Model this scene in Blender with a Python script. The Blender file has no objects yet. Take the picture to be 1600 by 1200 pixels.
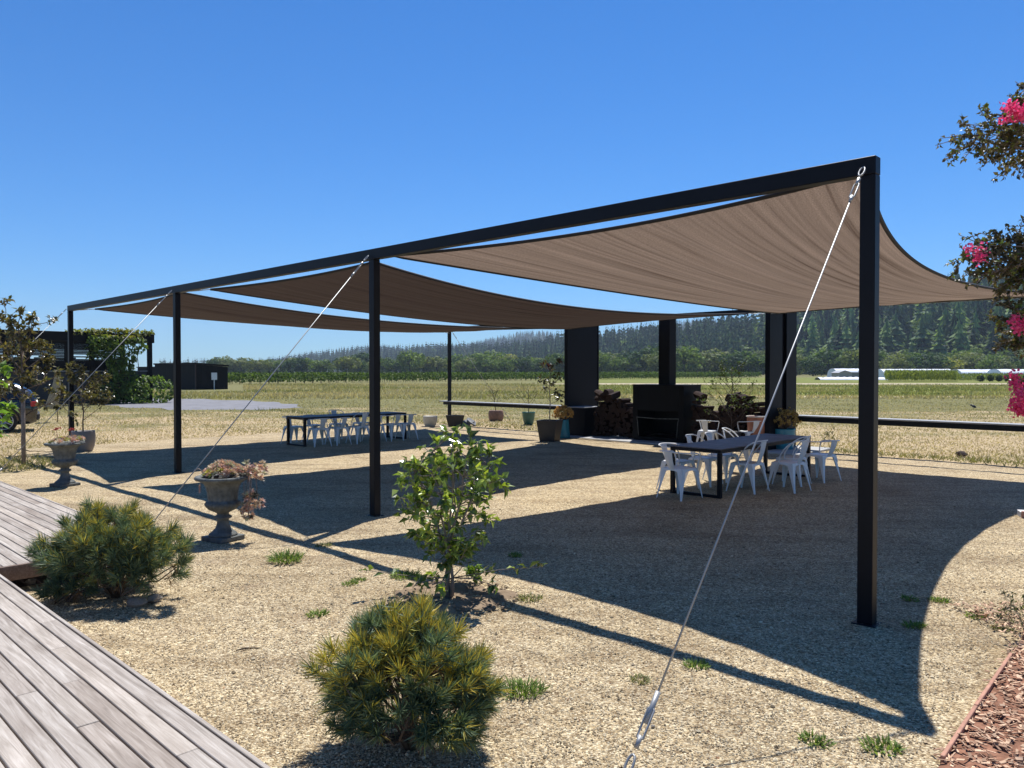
import bpy, math, random
import numpy as np
from mathutils import Vector, Matrix, Quaternion

# ------------------------------------------------------------------ camera, sky, sun, exposure
sc = bpy.context.scene
COL = sc.collection
EYE = 1.90
cam_d = bpy.data.cameras.new('camera')
cam = bpy.data.objects.new('camera', cam_d)
COL.objects.link(cam)
cam_d.sensor_width = 36.0
cam_d.lens = 27.0
cam_d.clip_start = 0.05
cam_d.clip_end = 20000
cam.location = (0, 0, EYE)
cam.rotation_euler = (math.radians(90 - 0.955), 0, 0)
sc.camera = cam

SUN_EL, SUN_AZ = math.radians(62.8), math.radians(16.0)      # azimuth clockwise from +Y
world = bpy.data.worlds.new('World')
sc.world = world
world.use_nodes = True
wn = world.node_tree
bg = wn.nodes['Background']
sky = wn.nodes.new('ShaderNodeTexSky')
sky.sky_type = 'NISHITA'
sky.sun_disc = False
sky.sun_elevation = SUN_EL
sky.sun_rotation = SUN_AZ
sky.altitude = 100
sky.air_density = 1.0
sky.dust_density = 0.0
sky.ozone_density = 4.0
tint = wn.nodes.new('ShaderNodeMix')
tint.data_type = 'RGBA'
tint.blend_type = 'MULTIPLY'
tint.inputs[0].default_value = 1.0
tint.inputs[7].default_value = (0.49, 0.79, 1.12, 1)
wn.links.new(sky.outputs['Color'], tint.inputs[6])
hsv = wn.nodes.new('ShaderNodeHueSaturation')
hsv.inputs['Saturation'].default_value = 1.08
wn.links.new(tint.outputs[2], hsv.inputs['Color'])
wn.links.new(hsv.outputs['Color'], bg.inputs['Color'])
bg.inputs['Strength'].default_value = 0.084

sun_d = bpy.data.lights.new('sun', 'SUN')
sun = bpy.data.objects.new('sun', sun_d)
COL.objects.link(sun)
sun_d.energy = 5.0
sun_d.angle = math.radians(0.53)
sun_d.color = (1.0, 0.985, 0.965)
svec = Vector((math.sin(SUN_AZ) * math.cos(SUN_EL), math.cos(SUN_AZ) * math.cos(SUN_EL), math.sin(SUN_EL)))
sun.rotation_euler = (-svec).to_track_quat('-Z', 'Y').to_euler()
sun.location = svec * 60

sc.view_settings.view_transform = 'Standard'
sc.view_settings.look = 'None'
sc.view_settings.exposure = 0.5
sc.view_settings.gamma = 1.0
sc.view_settings.use_curve_mapping = False
sc.render.engine = 'CYCLES'
sc.cycles.use_denoising = True
sc.cycles.max_bounces = 8
sc.cycles.transparent_max_bounces = 8
sc.cycles.volume_bounces = 0

# ------------------------------------------------------------------ helpers
ANG = math.radians(-44.0)
U = np.array((math.cos(ANG), math.sin(ANG), 0.0))           # along the rows of posts, towards the right front
V = np.array((-math.sin(ANG), math.cos(ANG), 0.0))          # across the court, away from the camera


def SP(s, p, z=0.0):
    w = U * s + V * p
    return (float(w[0]), float(w[1]), z)


def to_sp(x, y):
    return x * U[0] + y * U[1], x * V[0] + y * V[1]


def px(x, y, z=0.0):
    """a spot measured on the photograph, taken to lie at height z"""
    Y = (EYE - z) * 1200.0 / (y - 580.0)
    return ((x - 800) / 1200.0 * Y, Y, z)


class MB:
    def __init__(self):
        self.v, self.f, self.m, self.c = [], [], [], []
        self.n = 0

    def add(self, verts, faces, col=(1, 1, 1), mi=0):
        verts = np.asarray(verts, float).reshape(-1, 3)
        self.v.append(verts)
        c = np.asarray(col, float)
        if c.ndim == 1:
            c = np.tile(c[:3], (len(verts), 1))
        self.c.append(c)
        if isinstance(faces, np.ndarray):
            self.f.append((faces + self.n, mi))
        else:
            by = {}
            for fc in faces:
                by.setdefault(len(fc), []).append(fc)
            for k in by:
                self.f.append((np.array(by[k], int) + self.n, mi))
        self.n += len(verts)
        return self

    def box(self, x0, x1, y0, y1, z0, z1, col=(1, 1, 1), mi=0, M=None):
        v = np.array([(x, y, z) for z in (z0, z1) for y in (y0, y1) for x in (x0, x1)], float)
        if M is not None:
            v = np.array([M @ Vector(q) for q in v])
        return self.add(v, [(0, 2, 3, 1), (4, 5, 7, 6), (0, 1, 5, 4), (2, 6, 7, 3), (0, 4, 6, 2), (1, 3, 7, 5)], col, mi)

    def bbox(self, x0, x1, y0, y1, z0, z1, b=0.01, col=(1, 1, 1), mi=0):
        """box with bevelled edges"""
        c = np.array(((x0 + x1) / 2, (y0 + y1) / 2, (z0 + z1) / 2))
        h = np.array(((x1 - x0) / 2, (y1 - y0) / 2, (z1 - z0) / 2))
        b = min(b, 0.45 * h.min())
        vs, idx = [], {}
        for sx in (-1, 1):
            for sy in (-1, 1):
                for sz in (-1, 1):
                    sg = np.array((sx, sy, sz))
                    for ax in range(3):
                        o = h - b
                        o[ax] = h[ax]
                        idx[(sx, sy, sz, ax)] = len(vs)
                        vs.append(c + sg * o)
        F = []
        for ax in range(3):
            a1, a2 = [a for a in range(3) if a != ax]
            for s in (-1, 1):
                def k(p, q):
                    t = [0, 0, 0]
                    t[ax], t[a1], t[a2] = s, p, q
                    return idx[(t[0], t[1], t[2], ax)]
                F.append((k(-1, -1), k(1, -1), k(1, 1), k(-1, 1)))
        for ax in range(3):
            a1, a2 = [a for a in range(3) if a != ax]
            for s1 in (-1, 1):
                for s2 in (-1, 1):
                    def k(e, axn):
                        t = [0, 0, 0]
                        t[ax], t[a1], t[a2] = e, s1, s2
                        return idx[(t[0], t[1], t[2], axn)]
                    F.append((k(-1, a1), k(1, a1), k(1, a2), k(-1, a2)))
        for sx in (-1, 1):
            for sy in (-1, 1):
                for sz in (-1, 1):
                    F.append(tuple(idx[(sx, sy, sz, a)] for a in range(3)))
        return self.add(vs, F, col, mi)

    def tube(self, pts, rad, n=6, col=(1, 1, 1), mi=0, closed=False, cap=True):
        P = np.asarray(pts, float)
        m = len(P)
        R = np.full(m, rad) if np.isscalar(rad) else np.asarray(rad, float)
        T = np.zeros_like(P)
        if closed:
            T = np.roll(P, -1, 0) - np.roll(P, 1, 0)
        else:
            T[1:-1] = P[2:] - P[:-2]
            T[0] = P[1] - P[0]
            T[-1] = P[-1] - P[-2]
        T /= np.maximum(np.linalg.norm(T, axis=1), 1e-9)[:, None]
        ref = np.array((0, 0, 1.0)) if abs(T[0][2]) < 0.9 else np.array((1.0, 0, 0))
        a = np.cross(T[0], ref)
        a /= np.linalg.norm(a)
        vs = []
        th = np.arange(n) * 2 * math.pi / n
        for i in range(m):
            a = a - T[i] * np.dot(a, T[i])
            a /= max(np.linalg.norm(a), 1e-9)
            b = np.cross(T[i], a)
            vs.append(P[i] + R[i] * (np.cos(th)[:, None] * a + np.sin(th)[:, None] * b))
        vs = np.concatenate(vs)
        F = []
        for i in range(m if closed else m - 1):
            j = (i + 1) % m
            for k in range(n):
                k2 = (k + 1) % n
                F.append((i * n + k, i * n + k2, j * n + k2, j * n + k))
        if cap and not closed:
            F.append(tuple(range(n - 1, -1, -1)))
            F.append(tuple((m - 1) * n + k for k in range(n)))
        return self.add(vs, F, col, mi)

    def lathe(self, prof, n=24, col=(1, 1, 1), mi=0, mod=None, c=(0, 0, 0), square=None):
        """prof = [(r, z)]; mod(i, theta) scales the radius"""
        vs, F = [], []
        for i, (r, z) in enumerate(prof):
            for k in range(n):
                t = 2 * math.pi * k / n
                rr = r * (mod(i, t) if mod else 1.0)
                vs.append((c[0] + rr * math.cos(t), c[1] + rr * math.sin(t), c[2] + z))
        for i in range(len(prof) - 1):
            for k in range(n):
                k2 = (k + 1) % n
                F.append((i * n + k, i * n + k2, (i + 1) * n + k2, (i + 1) * n + k))
        if prof[0][0] > 1e-6:
            F.append(tuple(range(n - 1, -1, -1)))
        if prof[-1][0] > 1e-6:
            F.append(tuple((len(prof) - 1) * n + k for k in range(n)))
        return self.add(vs, F, col, mi)

    def mesh(self, name, mats, smooth=False):
        me = bpy.data.meshes.new(name)
        V_ = np.concatenate(self.v)
        me.vertices.add(len(V_))
        me.vertices.foreach_set('co', V_.astype(np.float32).ravel())
        loops = np.concatenate([f.ravel() for f, _ in self.f])
        tot = np.concatenate([np.full(len(f), f.shape[1]) for f, _ in self.f])
        mi = np.concatenate([np.full(len(f), m) for f, m in self.f])
        start = np.concatenate(([0], np.cumsum(tot)[:-1]))
        me.loops.add(len(loops))
        me.loops.foreach_set('vertex_index', loops.astype(np.int32))
        me.polygons.add(len(tot))
        me.polygons.foreach_set('loop_start', start.astype(np.int32))
        me.polygons.foreach_set('material_index', mi.astype(np.int32))
        me.polygons.foreach_set('use_smooth', np.full(len(tot), bool(smooth)))
        C_ = np.concatenate(self.c)
        at = me.attributes.new('col', 'FLOAT_COLOR', 'POINT')
        at.data.foreach_set('color', np.concatenate((C_, np.ones((len(C_), 1))), 1).astype(np.float32).ravel())
        for m in (mats if isinstance(mats, (list, tuple)) else [mats]):
            me.materials.append(m)
        me.update(calc_edges=True)
        me.validate()
        return me

    def build(self, name, mats, parent=None, smooth=False):
        return link(name, self.mesh(name, mats, smooth), parent)


def link(name, me, parent=None, loc=(0, 0, 0), rz=0.0):
    o = bpy.data.objects.new(name, me)
    COL.objects.link(o)
    o.parent = parent
    o.location = loc
    o.rotation_euler = (0, 0, rz)
    return o


def tag(o, label=None, cat=None, group=None, kind=None):
    if label:
        o['label'] = label
    if cat:
        o['category'] = cat
    if group:
        o['group'] = group
    if kind:
        o['kind'] = kind
    return o


def thing(name, label, cat, loc=(0, 0, 0), rz=0.0, group=None):
    return tag(link(name, None, None, loc, rz), label, cat, group)


def copy_tree(o, parent=None):
    c = o.copy()
    COL.objects.link(c)
    c.parent = parent
    for ch in list(o.children):
        copy_tree(ch, c)
    return c


def unit(a):
    a = np.asarray(a, float)
    return a / np.maximum(np.linalg.norm(a, axis=-1, keepdims=True), 1e-9)


def leaves(mb, P, D, L, W, C, rng, fold=0.25, curl=0.18, up=None, mi=0):
    """a batch of folded leaves: base points P, directions D"""
    P, D = np.asarray(P, float), unit(D)
    n = len(P)
    if n == 0:
        return
    L = np.broadcast_to(np.asarray(L, float), (n,))[:, None]
    W = np.broadcast_to(np.asarray(W, float), (n,))[:, None]
    r = rng.normal(size=(n, 3)) * 0.55 + (np.array((0, 0, 1.0)) if up is None else up)
    S = unit(np.cross(D, r))
    Nn = unit(np.cross(S, D))
    b = P
    c = P + D * L * 0.48 + Nn * L * 0.03
    l = P + D * L * 0.45 + S * W * 0.5 + Nn * W * fold
    rr = P + D * L * 0.45 - S * W * 0.5 + Nn * W * fold
    t = P + D * L - Nn * L * curl
    vs = np.stack((b, c, l, rr, t), 1).reshape(-1, 3)
    base = (np.arange(n) * 5)[:, None]
    F = np.concatenate([base + np.array(q) for q in ((0, 1, 2), (0, 3, 1), (1, 4, 2), (1, 3, 4))])
    C = np.broadcast_to(np.asarray(C, float), (n, 3))
    mb.add(vs, F, np.repeat(C, 5, 0), mi)


def quads(mb, P, Nv, size, C, rng, asp=1.0, mi=0):
    """leaf-clump faces with random spin"""
    n = len(P)
    Nv = unit(Nv)
    r = rng.normal(size=(n, 3))
    A = unit(np.cross(Nv, r))
    B = np.cross(Nv, A)
    s = np.broadcast_to(np.asarray(size, float), (n,))[:, None] * 0.5
    vs = np.stack((P - A * s, P - B * s * asp, P + A * s, P + B * s * asp), 1).reshape(-1, 3)
    F = (np.arange(n) * 4)[:, None] + np.arange(4)
    mb.add(vs, F, np.repeat(np.broadcast_to(C, (n, 3)), 4, 0), mi)


def mixc(rng, n, a, b, jit=0.12):
    t = rng.random(n)[:, None]
    c = np.asarray(a) * (1 - t) + np.asarray(b) * t
    return np.clip(c * (1 + rng.normal(size=(n, 1)) * jit), 0.003, 1)


# ------------------------------------------------------------------ materials
def mat(name):
    m = bpy.data.materials.new(name)
    m.use_nodes = True
    nt = m.node_tree
    return m, nt, nt.nodes['Principled BSDF'], nt.nodes['Material Output']


def nd(nt, kind, **kw):
    n = nt.nodes.new(kind)
    for k, v in kw.items():
        if k in n.inputs.keys():
            if hasattr(v, 'is_output'):
                nt.links.new(v, n.inputs[k])
            else:
                n.inputs[k].default_value = v
        else:
            setattr(n, k, v)
    return n


def ramp(nt, fac, stops, interp='LINEAR'):
    r = nt.nodes.new('ShaderNodeValToRGB')
    r.color_ramp.interpolation = interp
    el = r.color_ramp.elements
    while len(el) < len(stops):
        el.new(0.5)
    for e, (p, c) in zip(el, stops):
        e.position = p
        e.color = (*c, 1) if len(c) == 3 else c
    nt.links.new(fac, r.inputs['Fac'])
    return r.outputs['Color']


def mixn(nt, fac, a, b, blend='MIX'):
    m = nt.nodes.new('ShaderNodeMix')
    m.data_type = 'RGBA'
    m.blend_type = blend
    for sock, v in ((m.inputs[0], fac), (m.inputs[6], a), (m.inputs[7], b)):
        if hasattr(v, 'is_output'):
            nt.links.new(v, sock)
        else:
            sock.default_value = v if not isinstance(v, tuple) or len(v) == 4 else (*v, 1)
    return m.outputs[2]


def math_(nt, op, a, b=0.0, clamp=False):
    m = nt.nodes.new('ShaderNodeMath')
    m.operation = op
    m.use_clamp = clamp
    for i, v in enumerate((a, b)):
        if hasattr(v, 'is_output'):
            nt.links.new(v, m.inputs[i])
        else:
            m.inputs[i].default_value = v
    return m.outputs[0]


def texco(nt, scale=None, out='Object'):
    t = nt.nodes.new('ShaderNodeTexCoord').outputs[out]
    if scale is None:
        return t
    mp = nt.nodes.new('ShaderNodeMapping')
    mp.inputs['Scale'].default_value = scale
    nt.links.new(t, mp.inputs['Vector'])
    return mp.outputs['Vector']


def bump(nt, p, h, strength=0.3, dist=0.01):
    b = nd(nt, 'ShaderNodeBump', Strength=strength, Distance=dist, Height=h)
    nt.links.new(b.outputs['Normal'], p.inputs['Normal'])


def simple(name, col, rough=0.6, metal=0.0, vary=0.12, scale=6.0, spec=0.5, bmp=0.0, bscale=60.0, coat=0.0):
    m, nt, p, _ = mat(name)
    co = texco(nt)
    n = nd(nt, 'ShaderNodeTexNoise', Vector=co, Scale=scale, Detail=5.0, Roughness=0.6)
    lo = tuple(c * (1 - vary) for c in col)
    hi = tuple(min(1, c * (1 + vary)) for c in col)
    c = ramp(nt, n.outputs['Fac'], [(0.3, lo), (0.7, hi)])
    nt.links.new(c, p.inputs['Base Color'])
    p.inputs['Roughness'].default_value = rough
    p.inputs['Metallic'].default_value = metal
    p.inputs['Specular IOR Level'].default_value = spec
    p.inputs['Coat Weight'].default_value = coat
    if bmp:
        n2 = nd(nt, 'ShaderNodeTexNoise', Vector=co, Scale=bscale, Detail=4.0)
        bump(nt, p, n2.outputs['Fac'], bmp, 0.01)
    return m


def foliage(name, trans=0.35, rough=0.45, spec=0.4, tint=(1.25, 1.35, 0.5)):
    m, nt, p, out = mat(name)
    a = nd(nt, 'ShaderNodeAttribute', attribute_name='col').outputs['Color']
    nt.links.new(a, p.inputs['Base Color'])
    p.inputs['Roughness'].default_value = rough
    p.inputs['Specular IOR Level'].default_value = spec
    if trans > 0:
        tr = nt.nodes.new('ShaderNodeBsdfTranslucent')
        nt.links.new(mixn(nt, 1.0, a, tint, 'MULTIPLY'), tr.inputs['Color'])
        mx = nt.nodes.new('ShaderNodeMixShader')
        mx.inputs[0].default_value = trans
        nt.links.new(p.outputs[0], mx.inputs[1])
        nt.links.new(tr.outputs[0], mx.inputs[2])
        nt.links.new(mx.outputs[0], out.inputs['Surface'])
    return m


MAT = {}
MAT['steel'] = simple('black_steel', (0.004, 0.0045, 0.0075), 0.45, 0.0, 0.25, 3.0, 0.2, 0.05, 90)
MAT['panel'] = simple('black_panel', (0.003, 0.004, 0.0075), 0.55, 0.0, 0.25, 1.5, 0.14, 0.04, 40)
MAT['iron_dark'] = simple('fireplace_steel', (0.003, 0.003, 0.0035), 0.6, 0.0, 0.3, 3.0, 0.15)
MAT['wire'] = simple('galvanised_wire', (0.36, 0.36, 0.35), 0.5, 0.5, 0.1, 20)
MAT['white_metal'] = simple('white_chair_paint', (0.74, 0.74, 0.73), 0.38, 0.0, 0.06, 8.0, 0.5, 0.03, 60)
MAT['bark'] = simple('bark', (0.14, 0.105, 0.08), 0.85, 0, 0.35, 30, 0.2, 0.4, 70)
MAT['bark_dark'] = simple('bark_dark', (0.07, 0.05, 0.04), 0.9, 0, 0.35, 30, 0.2, 0.4, 70)
MAT['twig'] = simple('grey_twig', (0.25, 0.20, 0.165), 0.85, 0, 0.3, 30, 0.2, 0.3, 70)
MAT['leaf'] = foliage('leaf_soft', 0.42, 0.5)
MAT['leaf_gloss'] = foliage('leaf_glossy', 0.30, 0.26, 0.55)
MAT['leaf_far'] = foliage('leaf_far', 0.30, 0.7, 0.15)
MAT['leaf_semi'] = foliage('leaf_semi', 0.30, 0.42, 0.35)
MAT['needle'] = foliage('pine_needle', 0.25, 0.5, 0.35, (1.1, 1.15, 0.6))
MAT['succulent'] = foliage('succulent', 0.18, 0.5, 0.35, (1.2, 1.0, 0.7))
MAT['petal'] = foliage('petal', 0.45, 0.6, 0.2, (1.2, 0.8, 1.0))
MAT['grass'] = foliage('grass_blade', 0.35, 0.6, 0.2, (1.2, 1.2, 0.6))
MAT['attr'] = foliage('attr_plain', 0.0, 0.85, 0.2)
MAT['urn'] = simple('weathered_cast_iron', (0.115, 0.12, 0.11), 0.72, 0.0, 0.45, 14, 0.35, 0.35, 60)
MAT['soil'] = simple('potting_soil', (0.05, 0.036, 0.026), 0.95, 0, 0.4, 25, 0.1, 0.8, 50)
MAT['concrete'] = simple('concrete_pad', (0.40, 0.39, 0.37), 0.85, 0, 0.15, 4, 0.2, 0.15, 80)
MAT['pot_cream'] = simple('cream_glaze', (0.52, 0.49, 0.41), 0.5, 0, 0.1, 6)
MAT['pot_grey'] = simple('grey_taupe_pot', (0.25, 0.22, 0.20), 0.7, 0, 0.12, 6)
MAT['pot_terra'] = simple('terracotta', (0.42, 0.165, 0.09), 0.75, 0, 0.2, 8)
MAT['pot_barrel'] = simple('brown_barrel_pot', (0.24, 0.13, 0.085), 0.7, 0, 0.25, 9)
MAT['pot_green'] = simple('dark_green_glaze', (0.025, 0.11, 0.085), 0.3, 0, 0.25, 7)
MAT['pot_black'] = simple('charcoal_planter', (0.018, 0.017, 0.018), 0.55, 0, 0.2, 5)
MAT['pot_teal'] = simple('teal_glaze', (0.03, 0.20, 0.27), 0.28, 0, 0.25, 6)
MAT['pot_rim'] = simple('pale_rim', (0.65, 0.60, 0.52), 0.6)
MAT['stone'] = simple('field_stone', (0.30, 0.26, 0.21), 0.9, 0, 0.35, 12, 0.2, 0.5, 30)
MAT['slate'] = simple('slate_slab', (0.22, 0.22, 0.22), 0.85, 0, 0.3, 10, 0.2, 0.4, 30)
MAT['edging'] = simple('redwood_edging', (0.42, 0.22, 0.15), 0.8, 0, 0.2, 10, 0.2, 0.3, 50)
MAT['white_slab'] = simple('pale_slab', (0.62, 0.60, 0.57), 0.75, 0, 0.08, 5)
MAT['car_paint'] = simple('black_car_paint', (0.010, 0.010, 0.011), 0.2, 0, 0.1, 3, 0.5, 0, 60, 0.8)
MAT['rubber'] = simple('tyre_rubber', (0.015, 0.015, 0.015), 0.85)
MAT['alloy'] = simple('alloy_rim', (0.55, 0.55, 0.56), 0.3, 0.8, 0.05)
MAT['car_glass'] = simple('tinted_glass', (0.01, 0.012, 0.014), 0.06, 0, 0.0, 3, 0.6)
MAT['tail_red'] = simple('red_lamp_lens', (0.35, 0.02, 0.02), 0.2)
MAT['shed'] = simple('black_cladding', (0.007, 0.0065, 0.0065), 0.75, 0, 0.3, 2.0, 0.15)
MAT['rust'] = simple('rusty_trim', (0.055, 0.028, 0.02), 0.8, 0, 0.3, 6)
MAT['poly'] = simple('white_greenhouse_film', (0.80, 0.81, 0.82), 0.4, 0, 0.05, 0.3)
MAT['beige_end'] = simple('greenhouse_end', (0.42, 0.35, 0.30), 0.8)
MAT['galv_grey'] = simple('grey_sheet', (0.30, 0.30, 0.31), 0.6)
MAT['bird_black'] = simple('black_feather', (0.015, 0.015, 0.02), 0.5)
MAT['bird_white'] = simple('white_feather', (0.7, 0.7, 0.7), 0.7)
MAT['white_box'] = simple('white_enamel_box', (0.7, 0.7, 0.7), 0.5)
MAT['hessian'] = simple('dry_netting', (0.30, 0.27, 0.18), 0.95, 0, 0.3, 20, 0.1)


def gravel_mat():
    m, nt, p, _ = mat('pea_gravel')
    co = texco(nt)
    dist = nd(nt, 'ShaderNodeTexNoise', Vector=co, Scale=40.0, Detail=2.0)
    cv = nd(nt, 'ShaderNodeVectorMath', operation='MULTIPLY_ADD')
    nt.links.new(dist.outputs['Color'], cv.inputs[0])
    cv.inputs[1].default_value = (0.012, 0.012, 0.012)
    nt.links.new(co, cv.inputs[2])
    v1 = nd(nt, 'ShaderNodeTexVoronoi', Vector=cv.outputs[0], Scale=85.0)
    v2 = nd(nt, 'ShaderNodeTexVoronoi', Vector=cv.outputs[0], Scale=42.0)
    sep = nd(nt, 'ShaderNodeSeparateColor')
    nt.links.new(v1.outputs['Color'], sep.inputs[0])
    c1 = ramp(nt, sep.outputs[0], [(0.0, (0.16, 0.108, 0.06)), (0.25, (0.385, 0.288, 0.162)), (0.65, (0.55, 0.43, 0.258)), (1.0, (0.77, 0.66, 0.45))])
    sep2 = nd(nt, 'ShaderNodeSeparateColor')
    nt.links.new(v2.outputs['Color'], sep2.inputs[0])
    c2 = ramp(nt, sep2.outputs[1], [(0.0, (0.55, 0.5, 0.45)), (0.5, (1, 1, 1)), (1.0, (1.1, 1.08, 1.02))])
    c = mixn(nt, 0.8, c1, c2, 'MULTIPLY')
    big = nd(nt, 'ShaderNodeTexNoise', Vector=co, Scale=0.7, Detail=6.0, Roughness=0.6)
    c3 = ramp(nt, big.outputs['Fac'], [(0.28, (0.70, 0.66, 0.61)), (0.5, (0.97, 0.97, 0.97)), (0.75, (1.10, 1.08, 1.03))])
    c = mixn(nt, 1.0, c, c3, 'MULTIPLY')
    mpr = nd(nt, 'ShaderNodeMapping')
    mpr.inputs['Rotation'].default_value = (0, 0, -ANG + 0.12)
    mpr.inputs['Scale'].default_value = (0.45, 3.2, 1)
    nt.links.new(co, mpr.inputs['Vector'])
    rake = nd(nt, 'ShaderNodeTexNoise', Vector=mpr.outputs[0], Scale=1.0, Detail=4.0, Roughness=0.55)
    c4 = ramp(nt, rake.outputs['Fac'], [(0.34, (0.78, 0.75, 0.72)), (0.5, (1, 1, 1)), (0.68, (1.06, 1.05, 1.03))])
    c = mixn(nt, 1.0, c, c4, 'MULTIPLY')
    dirt = nd(nt, 'ShaderNodeTexNoise', Vector=co, Scale=2.3, Detail=7.0, Roughness=0.65)
    dm = ramp(nt, dirt.outputs['Fac'], [(0.56, (0, 0, 0)), (0.70, (1, 1, 1))])
    c = mixn(nt, math_(nt, 'MULTIPLY', dm, 0.5), c, (0.24, 0.165, 0.105))
    nt.links.new(c, p.inputs['Base Color'])
    p.inputs['Roughness'].default_value = 0.9
    p.inputs['Specular IOR Level'].default_value = 0.2
    h = math_(nt, 'ADD', math_(nt, 'MULTIPLY', v1.outputs['Distance'], -1.0), math_(nt, 'MULTIPLY', v2.outputs['Distance'], -0.8))
    bump(nt, p, h, 0.9, 0.012)
    return m


def field_mat():
    m, nt, p, _ = mat('dry_field')
    co = texco(nt)
    sep = nd(nt, 'ShaderNodeSeparateXYZ')
    nt.links.new(co, sep.inputs[0])
    X, Y = sep.outputs[0], sep.outputs[1]
    wob = nd(nt, 'ShaderNodeTexNoise', Vector=co, Scale=0.05, Detail=3.0)
    Yw = math_(nt, 'ADD', Y, math_(nt, 'MULTIPLY', math_(nt, 'SUBTRACT', wob.outputs['Fac'], 0.5), 14.0))
    n1 = nd(nt, 'ShaderNodeTexNoise', Vector=co, Scale=0.33, Detail=8.0, Roughness=0.68)
    n2 = nd(nt, 'ShaderNodeTexNoise', Vector=co, Scale=6.0, Detail=6.0, Roughness=0.75)
    streak = nd(nt, 'ShaderNodeTexNoise', Vector=texco(nt, (0.06, 0.5, 1)), Scale=1.0, Detail=5.0, Roughness=0.6)
    straw = ramp(nt, n2.outputs['Fac'], [(0.25, (0.25, 0.18, 0.10)), (0.5, (0.42, 0.32, 0.19)), (0.8, (0.58, 0.47, 0.31))])
    green = ramp(nt, n2.outputs['Fac'], [(0.25, (0.10, 0.10, 0.04)), (0.55, (0.195, 0.18, 0.08)), (0.85, (0.35, 0.30, 0.155))])
    # how green: grows with distance from the court, patchy
    g0 = nd(nt, 'ShaderNodeMapRange', Value=Yw)
    for k, v in (('From Min', 22.0), ('From Max', 50.0), ('To Min', -0.10), ('To Max', 0.30)):
        g0.inputs[k].default_value = v
    gm = math_(nt, 'ADD', math_(nt, 'ADD', math_(nt, 'MULTIPLY', n1.outputs['Fac'], 0.7), math_(nt, 'MULTIPLY', streak.outputs['Fac'], 0.55)), g0.outputs[0])
    gf = ramp(nt, gm, [(0.56, (0, 0, 0)), (0.74, (1, 1, 1))])
    c = mixn(nt, gf, straw, green)

    def band(a, b, soft=1.5):
        lo = nd(nt, 'ShaderNodeMapRange', Value=Y)
        hi = nd(nt, 'ShaderNodeMapRange', Value=Y)
        for n_, (f0, f1, t0, t1) in ((lo, (a - soft, a, 0, 1)), (hi, (b, b + soft, 1, 0))):
            for k, v in zip(('From Min', 'From Max', 'To Min', 'To Max'), (f0, f1, t0, t1)):
                n_.inputs[k].default_value = v
        return math_(nt, 'MULTIPLY', lo.outputs[0], hi.outputs[0])
    right = nd(nt, 'ShaderNodeMapRange', Value=X)
    for k, v in zip(('From Min', 'From Max', 'To Min', 'To Max'), (2.0, 14.0, 0.0, 1.0)):
        right.inputs[k].default_value = v
    n4 = nd(nt, 'ShaderNodeTexNoise', Vector=texco(nt, (0.35, 0.6, 1)), Scale=1.0, Detail=9.0, Roughness=0.75)
    lush = ramp(nt, n4.outputs['Fac'], [(0.25, (0.085, 0.11, 0.022)), (0.5, (0.165, 0.19, 0.045)), (0.75, (0.30, 0.29, 0.10))])
    c = mixn(nt, math_(nt, 'MULTIPLY', math_(nt, 'MULTIPLY', band(60, 106), right.outputs[0]), 0.8), c, lush)
    c = mixn(nt, math_(nt, 'MULTIPLY', math_(nt, 'MULTIPLY', band(126, 230), right.outputs[0]), 0.7), c, lush)
    c = mixn(nt, math_(nt, 'MULTIPLY', math_(nt, 'MULTIPLY', band(56.5, 58.6, 0.7), right.outputs[0]), 0.8), c, (0.52, 0.42, 0.27, 1))
    c = mixn(nt, math_(nt, 'MULTIPLY', math_(nt, 'MULTIPLY', band(111, 119, 2.0), right.outputs[0]), 0.8), c, (0.55, 0.46, 0.33, 1))
    nt.links.new(c, p.inputs['Base Color'])
    p.inputs['Roughness'].default_value = 1.0
    p.inputs['Specular IOR Level'].default_value = 0.05
    n3 = nd(nt, 'ShaderNodeTexNoise', Vector=co, Scale=14.0, Detail=5.0)
    bump(nt, p, n3.outputs['Fac'], 0.7, 0.06)
    return m


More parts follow.
